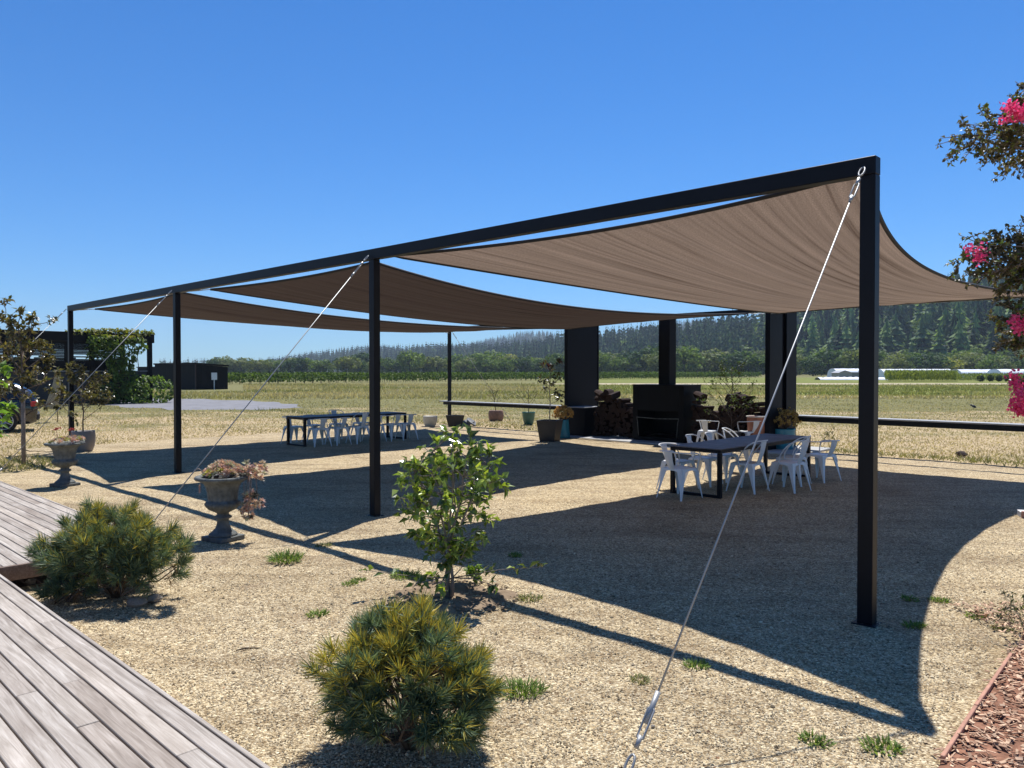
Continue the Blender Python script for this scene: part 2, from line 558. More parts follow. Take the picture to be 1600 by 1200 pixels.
def wood_mat(name, cols, gx=(1.2, 26, 26), rough=0.75):
    m, nt, p, _ = mat(name)
    oi = nt.nodes.new('ShaderNodeObjectInfo')
    co = texco(nt)
    off = nd(nt, 'ShaderNodeVectorMath', operation='ADD')
    nt.links.new(co, off.inputs[0])
    cmb = nd(nt, 'ShaderNodeCombineXYZ')
    nt.links.new(math_(nt, 'MULTIPLY', oi.outputs['Random'], 37.0), cmb.inputs[0])
    nt.links.new(math_(nt, 'MULTIPLY', oi.outputs['Random'], 11.0), cmb.inputs[1])
    nt.links.new(cmb.outputs[0], off.inputs[1])
    mp = nd(nt, 'ShaderNodeMapping')
    mp.inputs['Scale'].default_value = gx
    nt.links.new(off.outputs[0], mp.inputs['Vector'])
    n = nd(nt, 'ShaderNodeTexNoise', Vector=mp.outputs[0], Scale=1.6, Detail=7.0, Roughness=0.62, Distortion=1.2)
    mp2 = nd(nt, 'ShaderNodeMapping')
    mp2.inputs['Scale'].default_value = (1.6, 5, 5)
    nt.links.new(off.outputs[0], mp2.inputs['Vector'])
    n2 = nd(nt, 'ShaderNodeTexNoise', Vector=mp2.outputs[0], Scale=1.0, Detail=4.0)
    c = ramp(nt, n.outputs['Fac'], [(0.28, cols[0]), (0.5, cols[1]), (0.72, cols[2])])
    pat = ramp(nt, n2.outputs['Fac'], [(0.3, (0.8, 0.77, 0.75)), (0.5, (1, 1, 1)), (0.7, (1.15, 1.15, 1.16))])
    c = mixn(nt, 1.0, c, pat, 'MULTIPLY')
    tone = ramp(nt, oi.outputs['Random'], [(0.0, (0.80, 0.76, 0.73)), (0.5, (1, 1, 1)), (1.0, (1.10, 1.07, 1.03))])
    c = mixn(nt, 1.0, c, tone, 'MULTIPLY')
    nt.links.new(c, p.inputs['Base Color'])
    p.inputs['Roughness'].default_value = rough
    p.inputs['Specular IOR Level'].default_value = 0.25
    bump(nt, p, n.outputs['Fac'], 0.25, 0.004)
    return m


def cloth_mat(name, base, trans, tfac):
    m, nt, p, out = mat(name)
    uv = texco(nt, None, 'UV')
    mp = nd(nt, 'ShaderNodeMapping')
    mp.inputs['Scale'].default_value = (58.0, 1.6, 1.0)
    nt.links.new(uv, mp.inputs['Vector'])
    n = nd(nt, 'ShaderNodeTexNoise', Vector=mp.outputs[0], Scale=1.0, Detail=5.0, Roughness=0.6)
    mp2 = nd(nt, 'ShaderNodeMapping')
    mp2.inputs['Scale'].default_value = (420.0, 420.0, 1.0)
    nt.links.new(uv, mp2.inputs['Vector'])
    n2 = nd(nt, 'ShaderNodeTexNoise', Vector=mp2.outputs[0], Scale=1.0, Detail=2.0)
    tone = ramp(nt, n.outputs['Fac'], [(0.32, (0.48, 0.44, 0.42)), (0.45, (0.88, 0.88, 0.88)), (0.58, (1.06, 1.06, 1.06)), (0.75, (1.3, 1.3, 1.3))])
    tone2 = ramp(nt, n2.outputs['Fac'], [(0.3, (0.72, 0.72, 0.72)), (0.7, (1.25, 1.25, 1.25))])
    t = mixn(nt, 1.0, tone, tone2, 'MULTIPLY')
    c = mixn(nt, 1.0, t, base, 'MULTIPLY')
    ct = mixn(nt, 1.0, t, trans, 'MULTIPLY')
    nt.links.new(c, p.inputs['Base Color'])
    p.inputs['Roughness'].default_value = 0.85
    p.inputs['Specular IOR Level'].default_value = 0.15
    h = math_(nt, 'ADD', math_(nt, 'MULTIPLY', n.outputs['Fac'], 1.0), math_(nt, 'MULTIPLY', n2.outputs['Fac'], 0.1))
    bump(nt, p, h, 0.5, 0.03)
    tr = nt.nodes.new('ShaderNodeBsdfTranslucent')
    nt.links.new(ct, tr.inputs['Color'])
    mx = nt.nodes.new('ShaderNodeMixShader')
    mx.inputs[0].default_value = tfac
    nt.links.new(p.outputs[0], mx.inputs[1])
    nt.links.new(tr.outputs[0], mx.inputs[2])
    nt.links.new(mx.outputs[0], out.inputs['Surface'])
    return m


MAT['gravel'] = gravel_mat()
MAT['field'] = field_mat()
MAT['deck'] = wood_mat('weathered_deck', ((0.225, 0.19, 0.155), (0.36, 0.312, 0.262), (0.51, 0.462, 0.402)))
MAT['deck_side'] = wood_mat('deck_fascia', ((0.13, 0.085, 0.06), (0.21, 0.145, 0.11), (0.29, 0.21, 0.165)))
MAT['tabletop'] = wood_mat('grey_tabletop', ((0.09, 0.08, 0.08), (0.135, 0.12, 0.12), (0.18, 0.165, 0.165)), (14, 1.0, 14), 0.55)
MAT['log'] = simple('firewood', (0.036, 0.021, 0.016), 0.9, 0, 0.4, 12, 0.15, 0.5, 30)
MAT['cloth_lit_tone'] = cloth_mat('brown_cloth_lit_tone', (0.18, 0.135, 0.105, 1), (0.32, 0.23, 0.168, 1), 0.28)  # paler colour stands in for ground bounce light on the nearest sail
MAT['cloth_shaded_tone'] = cloth_mat('brown_cloth_shaded_tone', (0.05, 0.036, 0.03, 1), (0.07, 0.047, 0.036, 1), 0.24)  # same cloth, darkened to paint the dim underside seen at a grazing angle
MAT['hem'] = simple('dark_webbing', (0.02, 0.018, 0.017), 0.8)
MAT['road'] = simple('grey_road_gravel', (0.205, 0.20, 0.205), 0.95, 0, 0.2, 1.2, 0.1, 0.3, 8)
MAT['mulch'] = simple('bark_mulch', (0.24, 0.12, 0.075), 0.95, 0, 0.45, 22, 0.1, 0.9, 40)
MAT['earth'] = simple('dug_earth', (0.235, 0.17, 0.11), 0.95, 0, 0.35, 9, 0.1, 0.7, 30)
MAT['hillground'] = simple('forest_floor', (0.05, 0.06, 0.03), 1.0, 0, 0.4, 0.02, 0.05)

# ------------------------------------------------------------------ the setting: ground sheets
rng = np.random.default_rng(7)
random.seed(7)


def gz(x, y):
    """gentle relief of the raked gravel"""
    return (0.016 + 0.006 * np.sin(x * 2.1 + 0.7 * np.sin(y * 1.3)) * np.sin(y * 1.7 + 0.5) + 0.0045 * np.sin(x * 5.3 + y * 3.1)
            + 0.003 * np.sin(x * 11.0 - y * 8.7 + 2 * np.sin(x * 3)) + 0.002 * np.sin(x * 23 + y * 17))


mb = MB()
xs = np.array([-3400, -1500, -600, -200, -80, -40, 0, 40, 80, 200, 600, 1500, 3400.])
ys = np.array([-120, -40, 0, 20, 40, 80, 160, 320, 640, 1300, 2200, 3200, 4100.])
gx_, gy_ = np.meshgrid(xs, ys)
nx = len(xs)
mb.add(np.stack((gx_.ravel(), gy_.ravel(), np.zeros(gx_.size)), 1),
       [(j * nx + i, j * nx + i + 1, (j + 1) * nx + i + 1, (j + 1) * nx + i) for j in range(len(ys) - 1) for i in range(nx - 1)])
tag(mb.build('ground', MAT['field']), 'dry grass field reaching back to the wooded hills', kind='structure')

# gravel court with an uneven edge
S0, S1, G0, G1 = -21.6, 9.5, -4.0, 17.85
ds = 0.12
sv = np.arange(S0, S1 + ds, ds)
pv = np.arange(G0, G1 + ds, ds)
gs, gp = np.meshgrid(sv, pv)
wob = 0.16 * np.sin(gp * 1.9) + 0.1 * np.sin(gp * 4.7 + 1)
fs = np.where(gs < S0 + 1.0, (S0 + 1.0 - gs), 0)
gs2 = gs + fs * wob
wob2 = 0.08 * np.sin(gs * 2.3) + 0.05 * np.sin(gs * 6.1)
fp = np.clip((gp - (G1 - 1.0)), 0, 1)
gp2 = gp + fp * wob2
X_ = U[0] * gs2 + V[0] * gp2
Y_ = U[1] * gs2 + V[1] * gp2
Z_ = gz(X_, Y_)
edge = np.minimum.reduce([gs - S0, S1 - gs, G1 - gp, gp - G0])
Z_ = np.where(edge < 0.3, 0.004 + (Z_ - 0.004) * np.clip(edge, 0, 0.3) / 0.3, Z_)
n1, n2 = gs.shape
idx = np.arange(n1 * n2).reshape(n1, n2)
Fq = np.stack((idx[:-1, :-1], idx[:-1, 1:], idx[1:, 1:], idx[1:, :-1]), -1).reshape(-1, 4)
# the weedy strip on the near left stays field
cx, cy = (gs[:-1, :-1]).ravel(), (gp[:-1, :-1]).ravel()
keep = ~((cx < -16.6 + 0.4 * np.sin(cy * 2.1)) & (cy < 5.1 + 0.18 * np.sin(cx * 3.3) + 0.1 * np.sin(cx * 7)))
mb = MB()
mb.add(np.stack((X_.ravel(), Y_.ravel(), Z_.ravel()), 1), Fq[keep])
tag(mb.build('gravel_court', MAT['gravel'], smooth=True), 'tan pea gravel court under the shade sails', kind='structure')

# loose stones lying on the gravel close by
n = 95000
yy = 3.0 + 8.0 * rng.random(n * 2) ** 1.7
xx = (rng.random(n * 2) * 2 - 1) * 0.70 * yy
s_, p_ = to_sp(xx, yy)
ok = ((p_ > 1.66) & ~((s_ < -7.45) & (p_ < 3.0)) & ~((xx > 2.05 + (yy - 3.68) * 0.90 - 0.12)) & (s_ < 9) & ~((s_ < -16) & (p_ < 5.3)))
xx, yy = xx[ok][:n], yy[ok][:n]
n = len(xx)
r_ = (0.0028 + 0.0040 * rng.random(n) ** 1.6 + 0.009 * (rng.random(n) < 0.012) * rng.random(n))[:, None]
octv = np.array([(1, 0, 0), (0, 1, 0), (-1, 0, 0), (0, -1, 0), (0, 0, 0.75), (0, 0, -0.6)], float)
octf = np.array([(0, 1, 4), (1, 2, 4), (2, 3, 4), (3, 0, 4), (1, 0, 5), (2, 1, 5), (3, 2, 5), (0, 3, 5)])
th = rng.random(n) * 6.283
ct, st = np.cos(th)[:, None], np.sin(th)[:, None]
jit = 0.65 + 0.7 * rng.random((n, 6, 1))
ov = octv[None] * jit
vx = (ov[:, :, 0] * ct - ov[:, :, 1] * st) * r_ * 1.2 + xx[:, None]
vy = (ov[:, :, 0] * st + ov[:, :, 1] * ct) * r_ * 1.2 + yy[:, None]
vz = ov[:, :, 2] * r_ + (gz(xx, yy) + 0.4 * r_[:, 0])[:, None]
mb = MB()
cc = mixc(rng, n, (0.30, 0.222, 0.128), (0.73, 0.61, 0.405), 0.22)
dk = rng.random(n) < 0.10
cc[dk] *= 0.45
mb.add(np.stack((vx, vy, vz), -1).reshape(-1, 3), ((np.arange(n) * 6)[:, None, None] + octf[None]).reshape(-1, 3), np.repeat(cc, 6, 0))
tag(mb.build('gravel_stones', MAT['attr']), 'loose tan pebbles strewn over the gravel', 'gravel', kind='stuff')


def sheet(name, pts, m, z=0.004, label=None):
    b = MB()
    b.add([(x, y, z) for x, y in pts], [tuple(range(len(pts)))])
    return tag(b.build(name, m), label, kind='structure')


# grey gravel road on the left
rd = [px(212, 638), px(300, 641), px(420, 641), px(462, 637), px(474, 633), px(440, 629), px(330, 624), px(215, 621), px(120, 622), px(150, 630)]
pts = []
for i in range(len(rd)):
    a, b = np.array(rd[i][:2]), np.array(rd[(i + 1) % len(rd)][:2])
    for t in np.linspace(0, 1, 9)[:-1]:
        q = a + (b - a) * t
        pts.append((q[0] + 0.35 * math.sin(q[0] * 1.7 + q[1]), q[1] + 0.5 * math.sin(q[0] * 0.9 - q[1] * 1.3)))
pts_road = pts
sheet('gravel_road', pts, MAT['road'], 0.006, 'grey gravel track beside the black shed')

# concrete pad below the fireplace
b = MB()
b.bbox(-15.1, -7.3, 16.75, 18.75, -0.05, 0.045, 0.01)
pad = b.build('concrete_pavement', MAT['concrete'])
pad.rotation_euler = (0, 0, ANG)
tag(pad, 'concrete pad below the fireplace and tall black panels', kind='structure')

# ------------------------------------------------------------------ timber deck (plank by plank)
deck = tag(link('timber_deck_floor', None, None, (0, 0, 0), ANG), 'weathered grey plank deck in the left corner', kind='structure')
DZ = 0.25
PITCH, GAP = 0.105, 0.0095
plank_mesh = {}


def plank(length, kind='deck'):
    key = (round(length, 2), kind)
    if key not in plank_mesh:
        q = MB()
        q.bbox(0, key[0] - 0.004, 0, PITCH - GAP, -0.024, 0, 0.003)
        plank_mesh[key] = q.mesh('plank', MAT['deck'])
    return plank_mesh[key]


rnd = random.Random(3)
NEAR_P, FAR_P, FAR_S = 1.56, 2.95, -7.57
row = 0
p_edge = FAR_P - 0.025
while p_edge > -0.75:
    p_lo = p_edge - PITCH
    s_end = FAR_S - 0.02 if p_lo > NEAR_P - 0.03 else 1.2
    s_cur = s_end
    first = True
    while s_cur > (-17.0 if p_lo > 1.0 else -9.0):
        Lh = rnd.choice((1.8, 2.4, 3.0, 3.6))
        if first:
            Lh = rnd.choice((0.9, 1.5, 2.1, 2.7, 3.3))
            first = False
        link('plank', plank(Lh), deck, (s_cur - Lh, p_lo, DZ + rnd.uniform(-0.0015, 0.0015)))
        s_cur -= Lh
    p_edge -= PITCH
    row += 1
# near edge trim, fascia boards and framing
q = MB()
q.bbox(FAR_S + 0.03, 1.2, NEAR_P + 0.006, NEAR_P + 0.030, 0.05, DZ - 0.004, 0.003)
q.build('fascia', MAT['deck'], deck)
q = MB()
q.bbox(FAR_S - 0.018, FAR_S + 0.006, NEAR_P + 0.036, FAR_P + 0.004, 0.12, DZ - 0.002, 0.003)
q.build('fascia', MAT['deck_side'], deck)
q = MB()
q.bbox(-17, FAR_S - 0.02, FAR_P - 0.018, FAR_P + 0.005, 0.12, DZ - 0.003, 0.003)
q.build('fascia', MAT['deck'], deck)
q = MB()
for pj in np.arange(-0.7, FAR_P - 0.1, 0.6):
    q.box(-17, 1.1 if pj < 1.4 else FAR_S - 0.1, pj, pj + 0.04, 0.02, DZ - 0.03)
q.box(-16.9, FAR_S - 0.15, NEAR_P, FAR_P - 0.2, 0.008, 0.02)
q.build('joist', MAT['bark_dark'], deck)

# ------------------------------------------------------------------ pavilion: posts, beams, sails, guy wires
SK = [-2.06 - 6.17 * k for k in range(4)]
PF, PB = 5.95, 18.10
TOP = 3.48
frame = thing('shade_pavilion', 'black steel pavilion frame of posts and beams over the gravel court', 'pavilion', (0, 0, 0), ANG)
for k, s in enumerate(SK):
    q = MB()
    q.bbox(s - 0.055, s + 0.055, PF - 0.05, PF + 0.05, 0.0, TOP - 0.135, 0.004)
    po = q.build('post', MAT['steel'], frame)
    q = MB()
    q.bbox(s - 0.085, s + 0.085, PF - 0.08, PF + 0.08, 0.0, 0.024, 0.003)
    q.build('base_plate', MAT['steel'], po)
q = MB()
q.bbox(SK[3] - 0.056, SK[0] + 0.056, PF - 0.052, PF + 0.052, TOP - 0.132, TOP, 0.004)
q.build('beam', MAT['steel'], frame)
for s in (SK[3], SK[0]):
    q = MB()
    q.bbox(s - 0.05, s + 0.05, PB - 0.05, PB + 0.05, 0.0, 3.36, 0.004)
    q.build('post', MAT['steel'], frame)
q = MB()
q.bbox(SK[3] - 0.055, SK[0] + 0.055, PB - 0.053, PB + 0.053, 3.363, 3.46, 0.004)
q.build('beam', MAT['steel'], frame)
# tall panel columns at the two middle places of the back row
for k in (1, 2):
    s = SK[k]
    q = MB()
    p0 = PB - 0.93
    if k == 2:
        q.bbox(s - 0.06, s + 0.06, p0, p0 + 1.42, 0.046, 3.355, 0.004)
        q.bbox(s - 0.075, s + 0.075, p0 + 1.421, p0 + 1.47, 0.046, 3.352, 0.004)
    else:
        q.bbox(s - 0.06, s + 0.06, p0, p0 + 0.66, 0.046, 3.355, 0.004)
        q.bbox(s - 0.06, s - 0.01, p0 + 0.661, p0 + 0.90, 0.046, 3.352, 0.003)
        q.bbox(s - 0.06, s + 0.06, p0 + 0.901, p0 + 1.46, 0.046, 3.355, 0.004)
    q.build('column_panel', MAT['panel'], frame)


def wire(name, a, b, label, r=0.006, guy=True):
    """guy wire from a post head (a) to the ground anchor (b)"""
    a, b = np.array(a), np.array(b)
    t = thing(name, label, 'guy wire', tuple(b), 0, 'guy wires of the pavilion')
    d = a - b
    Ld = np.linalg.norm(d)
    e = d / Ld

    def at(m):
        return e * m
    q = MB()
    q.tube([at(0.42), at(Ld * 0.5), at(Ld - 0.42)], r, 6)
    q.build('cable', MAT['wire'], t, True)
    side = unit(np.cross(e, (0, 0, 1.0)))
    for m in (0.20, Ld - 0.40):
        q = MB()
        q.tube([at(m - 0.02), at(m + 0.04)], 0.013, 6)
        q.tube([at(m + 0.17), at(m + 0.24)], 0.014, 6)
        for sg in (-1, 1):
            q.tube([at(m + 0.02), at(m + 0.03) + side * sg * 0.017, at(m + 0.17) + side * sg * 0.017, at(m + 0.19)], 0.006, 5)
        q.build('turnbuckle', MAT['wire'], t, True)
    for m in (0.10, Ld - 0.08):
        q = MB()
        ring = [at(m) + (e * 0.05 * math.cos(w) + side * 0.019 * math.sin(w)) for w in np.linspace(0, 2 * math.pi, 13)[:-1]]
        q.tube(ring, 0.007, 5, closed=True)
        q.build('shackle', MAT['wire'], t, True)
    q = MB()
    q.tube([at(0.30), at(0.46)], 0.015, 6)
    q.build('ferrule', MAT['wire'], t, True)
    q = MB()
    q.tube([(0, 0, -0.2), tuple(at(0.06))], 0.016, 6)
    q.build('ground_anchor', MAT['rust'], t)
    return t


who = ['nearest post at the right', 'second post from the right', 'third post from the right', 'leftmost front post']
for k, s in enumerate(SK):
    wire('guy_wire', SP(s - 0.02, PF - 0.06, TOP - 0.06), SP(s, PF - 3.1, 0.0),
         'steel guy wire running down from the ' + who[k])
wire('guy_wire', SP(SK[3], PB + 0.06, 3.38), SP(SK[3], PB + 3.1, 0.0), 'thin guy wire behind the far left back post', 0.007)


def sail(label, C, hf, hb, hs0, hs1, zs, belly, m, seed):
    """C: corners (s, p, z): front-left, front-right, back-left, back-right (left = larger k)"""
    NA, NB = 110, 60
    a = np.linspace(0, 1, NA)[None, :]
    b_ = np.linspace(0, 1, NB)[:, None]
    C = np.array(C, float)
    P = (C[0] * ((1 - a) * (1 - b_))[..., None] + C[1] * (a * (1 - b_))[..., None] + C[2] * ((1 - a) * b_)[..., None] + C[3] * (a * b_)[..., None])
    ca = 4 * a * (1 - a)
    cb = 4 * b_ * (1 - b_)
    P[..., 1] += hf * ca * (1 - b_) ** 2 - hb * ca * b_ ** 2
    P[..., 0] += hs0 * cb * (1 - a) - hs1 * cb * a
    P[..., 2] += -zs * cb - belly * ca * cb
    r = np.random.default_rng(seed)
    ph = r.random(6) * 6.28
    wr = sum(np.sin(a * (18 + 11 * i) + ph[i] + (0.8 + 0.3 * i) * np.sin(b_ * (2.2 + 0.6 * i) + ph[i])) for i in range(6))
    P[..., 2] += 0.0065 * wr * np.clip(np.minimum(b_, 1 - b_) * 12, 0, 1) * np.clip(np.minimum(a, 1 - a) * 10, 0, 1)
    W = P[..., 0:1] * U + P[..., 1:2] * V
    W[..., 2] = P[..., 2]
    org = W.reshape(-1, 3).mean(0)
    org[2] = 0
    t = thing('shade_sail', label, 'shade sail', tuple(org), 0, 'brown shade sails')
    W = W - org
    q = MB()
    id_ = np.arange(NA * NB).reshape(NB, NA)
    Fq = np.stack((id_[:-1, :-1], id_[:-1, 1:], id_[1:, 1:], id_[1:, :-1]), -1).reshape(-1, 4)
    q.add(W.reshape(-1, 3), Fq)
    o = q.build('sailcloth', m, t, True)
    uvl = o.data.uv_layers.new(name='UVMap')
    uv = np.stack(np.broadcast_arrays(a * 1.0, b_ * 1.0), -1).reshape(-1, 2)
    li = np.zeros(len(o.data.loops), np.int32)
    o.data.loops.foreach_get('vertex_index', li)
    uvl.data.foreach_set('uv', uv[li].astype(np.float32).ravel())
    q = MB()
    loop = np.concatenate((W[0, :], W[1:, -1], W[-1, -2::-1], W[-2:0:-1, 0]))
    q.tube(loop, 0.021, 5, closed=True)
    q.build('hem', MAT['hem'], t, True)
    return t, org, W


def rigging(t, org, frm, to):
    """turnbuckle and shackles between a sail corner and its post"""
    a, b = np.array(frm) - org, np.array(to) - org
    d = b - a
    Ld = np.linalg.norm(d)
    e = d / Ld
    side = unit(np.cross(e, (0, 0, 1.0)))
    q = MB()
    q.tube([a, a + e * Ld * 0.3], 0.008, 5)
    for sg in (-1, 1):
        q.tube([a + e * Ld * 0.28, a + e * Ld * 0.34 + side * sg * 0.02, a + e * Ld * 0.64 + side * sg * 0.02, a + e * Ld * 0.7], 0.008, 5)
    q.tube([a + e * Ld * 0.68, b], 0.008, 5)
    q.build('turnbuckle', MAT['wire'], t, True)


HT = TOP - 0.10
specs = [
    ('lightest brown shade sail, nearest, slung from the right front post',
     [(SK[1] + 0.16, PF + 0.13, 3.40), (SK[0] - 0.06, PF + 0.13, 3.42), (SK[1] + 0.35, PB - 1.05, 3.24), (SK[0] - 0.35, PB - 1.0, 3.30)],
     0.52, 0.40, 0.62, 0.78, 0.17, 0.10, MAT['cloth_lit_tone']),
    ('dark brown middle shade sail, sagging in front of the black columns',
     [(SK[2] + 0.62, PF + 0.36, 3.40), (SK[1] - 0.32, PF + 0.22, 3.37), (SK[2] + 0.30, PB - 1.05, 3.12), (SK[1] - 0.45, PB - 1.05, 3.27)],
     0.22, 0.40, 0.62, 0.62, 0.22, 0.10, MAT['cloth_shaded_tone']),
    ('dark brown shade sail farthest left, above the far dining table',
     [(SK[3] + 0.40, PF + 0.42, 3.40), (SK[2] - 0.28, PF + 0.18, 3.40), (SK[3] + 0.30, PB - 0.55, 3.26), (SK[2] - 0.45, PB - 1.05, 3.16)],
     0.22, 0.40, 0.62, 0.62, 0.16, 0.10, MAT['cloth_shaded_tone']),
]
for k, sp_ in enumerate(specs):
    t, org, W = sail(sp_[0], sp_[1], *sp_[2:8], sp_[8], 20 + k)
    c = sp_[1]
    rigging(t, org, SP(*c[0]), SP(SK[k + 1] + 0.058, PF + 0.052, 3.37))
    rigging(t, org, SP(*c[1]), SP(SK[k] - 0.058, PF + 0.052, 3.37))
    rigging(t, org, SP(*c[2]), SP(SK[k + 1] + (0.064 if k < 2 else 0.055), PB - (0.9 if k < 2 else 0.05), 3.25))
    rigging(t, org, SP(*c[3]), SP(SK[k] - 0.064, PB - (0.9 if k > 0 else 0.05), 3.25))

# drinks ledge along the back row
for (sa, sb, lab) in ((-20.95, SK[2] - 0.08, 'long dark ledge on the left of the tall black panels'), (SK[1] + 0.08, 0.2, 'long dark ledge on the right behind the near dining table')):
    t = thing('bar_ledge', lab, 'ledge', SP(sa, PB), ANG)
    Ld = sb - sa
    q = MB()
    q.bbox(0, Ld, -0.17, 0.17, 0.815, 0.845, 0.004)
    q.build('ledge_top', MAT['galv_grey'], t)
    q = MB()
    q.bbox(0.1, Ld - 0.02, -0.055, -0.005, 0.71, 0.813, 0.003) if sa < -20 else q.bbox(0.02, Ld, -0.165, -0.115, 0.70, 0.813, 0.003)
    q.build('rail', MAT['steel'], t)

# ------------------------------------------------------------------ fireplace and firewood
fs0, fp0 = (SK[1] + SK[2]) / 2 - 0.79, PB - 0.85
fire = thing('outdoor_fireplace', 'black steel outdoor fireplace with square flue between the tall panels', 'fireplace', SP(fs0, fp0, 0.045), ANG)
W_, D_, H_ = 1.58, 0.86, 1.50
q = MB()
q.bbox(0, W_, 0.045, D_, 0.0, 0.10, 0.004)                     # plinth
q.bbox(0, 0.16, 0.0, D_ - 0.003, 0.101, H_ - 0.03, 0.004)
q.bbox(W_ - 0.16, W_, 0.0, D_ - 0.003, 0.101, H_ - 0.03, 0.004)
q.bbox(0.161, W_ - 0.161, 0.003, D_ - 0.003, 0.80, H_ - 0.03, 0.004)
q.bbox(0.161, W_ - 0.161, D_ - 0.10, D_ - 0.006, 0.101, 0.799, 0.004)
q.bbox(-0.01, W_ + 0.01, -0.01, D_ + 0.01, H_ - 0.029, H_, 0.004)
q.build('body', MAT['iron_dark'], fire)
q = MB()
q.bbox(0.62, 0.96, 0.30, 0.62, H_ + 0.001, 3.30, 0.004)
q.build('flue', MAT['iron_dark'], fire)
q = MB()
q.tube([(0.20, -0.012, 0.12), (0.17, -0.014, 0.5), (0.14, -0.014, 0.62), (0.8, -0.016, 0.60), (1.44, -0.014, 0.62), (1.41, -0.014, 0.5), (1.38, -0.012, 0.12)], 0.011, 6)
q.build('fire_screen_rim', MAT['urn'], fire, True)
q = MB()
q.bbox(0.2, W_ - 0.2, 0.25, 0.29, 0.16, 0.19, 0.004)
q.bbox(0.2, W_ - 0.2, 0.45, 0.49, 0.16, 0.19, 0.004)
for i in range(9):
    q.bbox(0.25 + i * 0.13, 0.275 + i * 0.13, 0.2, 0.55, 0.191, 0.21, 0.003)
q.build('grate', MAT['iron_dark'], fire)

b = thing('side_cabinet', 'low black steel cabinet with pale top against the left tall panel', 'cabinet', SP(SK[2] + 0.075, PB - 0.93, 0.046), ANG)
q = MB()
q.bbox(0, 0.62, 0.0, 0.78, 0, 0.80, 0.004)
q.build('body', MAT['panel'], b)
q = MB()
q.bbox(-0.0, 0.64, -0.012, 0.80, 0.801, 0.825, 0.004)
q.build('cabinet_top', MAT['galv_grey'], b)

log_meshes = []
rl = random.Random(5)
for i in range(5):
    q = MB()
    ph = rl.random() * 6
    r0 = (0.062, 0.075, 0.085, 0.07, 0.095)[i]
    half = i in (1, 3)
    prof = [(0, 0)]
    n = 11
    vs, F = [], []
    for e, yv in ((0, -0.24), (1, 0.24)):
        for k in range(n):
            w = 2 * math.pi * k / n
            rr = r0 * (1 + 0.14 * math.sin(3 * w + ph) + 0.08 * math.sin(5 * w + 2 * ph))
            z = rr * math.sin(w)
            if half:
                z = max(z, -0.25 * r0)
            vs.append((rr * math.cos(w), yv, z))
    for k in range(n):
        k2 = (k + 1) % n
        F.append((k, k2, n + k2, n + k))
    F += [tuple(range(n - 1, -1, -1)), tuple(range(n, 2 * n))]
    q.add(vs, F)
    log_meshes.append(q.mesh('log', MAT['log']))


def firewood(label, s0, s1, p0, h):
    t = thing('firewood_stack', label, 'firewood', SP(s0, p0, 0.046), ANG)
    z, j = 0.085, 0
    while z < h + 0.25:
        x = 0.08 + (0.075 if j % 2 else 0)
        while x < (s1 - s0) - 0.06:
            hh = h + 0.17 * math.sin(x * 4 + s0)
            if z < hh:
                o = link('log', rl.choice(log_meshes), t, (x, 0.25 + rl.uniform(-0.04, 0.04), z + rl.uniform(-0.012, 0.012)))
                o.rotation_euler = (0, rl.uniform(0, 6.28), rl.uniform(-0.06, 0.06))
            x += rl.uniform(0.15, 0.175)
        z += 0.135
        j += 1
    return t


t = firewood('stack of split firewood left of the fireplace', SK[2] + 0.74, fs0 - 0.03, PB - 0.62, 0.98)
for (dx, dy, dz, ry, rz) in ((0.2, 0.1, 1.20, 0.5, 1.1), (0.42, 0.2, 1.24, 1.5, 0.5), (0.66, 0.12, 1.16, 0.3, 0.15), (0.1, 0.3, 1.08, 2.0, 1.4)):
    o = link('log', log_meshes[4], t, (dx, dy, dz))
    o.rotation_euler = (0.2, ry, rz)
t = firewood('stack of split firewood right of the fireplace', fs0 + W_ + 0.04, SK[1] - 0.12, PB - 0.62, 1.02)
for (dx, dy, dz, ry, rz) in ((0.25, 0.1, 1.22, 0.5, 1.0), (1.0, 0.2, 1.18, 1.5, 0.6), (1.2, 0.12, 1.22, 0.3, 0.15)):
    o = link('log', log_meshes[4], t, (dx, dy, dz))
    o.rotation_euler = (0.15, ry, rz)


# ------------------------------------------------------------------ dining tables and white metal chairs
def table(label, s, p):
    """corner (s, p) is the near-left leg; length runs along V"""
    t = thing('dining_table', label, 'table', SP(s, p), ANG, 'long dining tables')
    Wt, Lt, h = 0.86, 3.2, 0.75
    q = MB()
    q.bbox(0.0, Wt, 0.0, Lt, h - 0.014, h, 0.003)
    q.build('tabletop', MAT['tabletop'], t)
    q = MB()
    q.bbox(0, 0.05, 0.0, Lt, h - 0.065, h - 0.015, 0.003)
    q.bbox(Wt - 0.05, Wt, 0.0, Lt, h - 0.065, h - 0.015, 0.003)
    q.bbox(0.051, Wt - 0.051, 0.0, 0.05, h - 0.065, h - 0.016, 0.003)
    q.bbox(0.051, Wt - 0.051, Lt - 0.05, Lt, h - 0.065, h - 0.016, 0.003)
    q.build('apron', MAT['steel'], t)
    for y in (0.0, Lt - 0.06):
        for x in (0.0, Wt - 0.06):
            q = MB()
            q.bbox(x, x + 0.06, y, y + 0.06, 0.012, h - 0.066, 0.003)
            q.build('leg', MAT['steel'], t)
        q = MB()
        q.bbox(0.061, Wt - 0.061, y + 0.005, y + 0.055, 0.015, 0.06, 0.003)
        q.build('floor_bar', MAT['steel'], t)
    return t


def rounded(w, d, r, n=5):
    out = []
    for (cx, cy, a0) in ((w - r, d - r, 0), (-w + r, d - r, 90), (-w + r, -d + r, 180), (w - r, -d + r, 270)):
        for k in range(n):
            a = math.radians(a0 + 90 * k / (n - 1))
            out.append((cx + r * math.cos(a), cy + r * math.sin(a)))
    return out


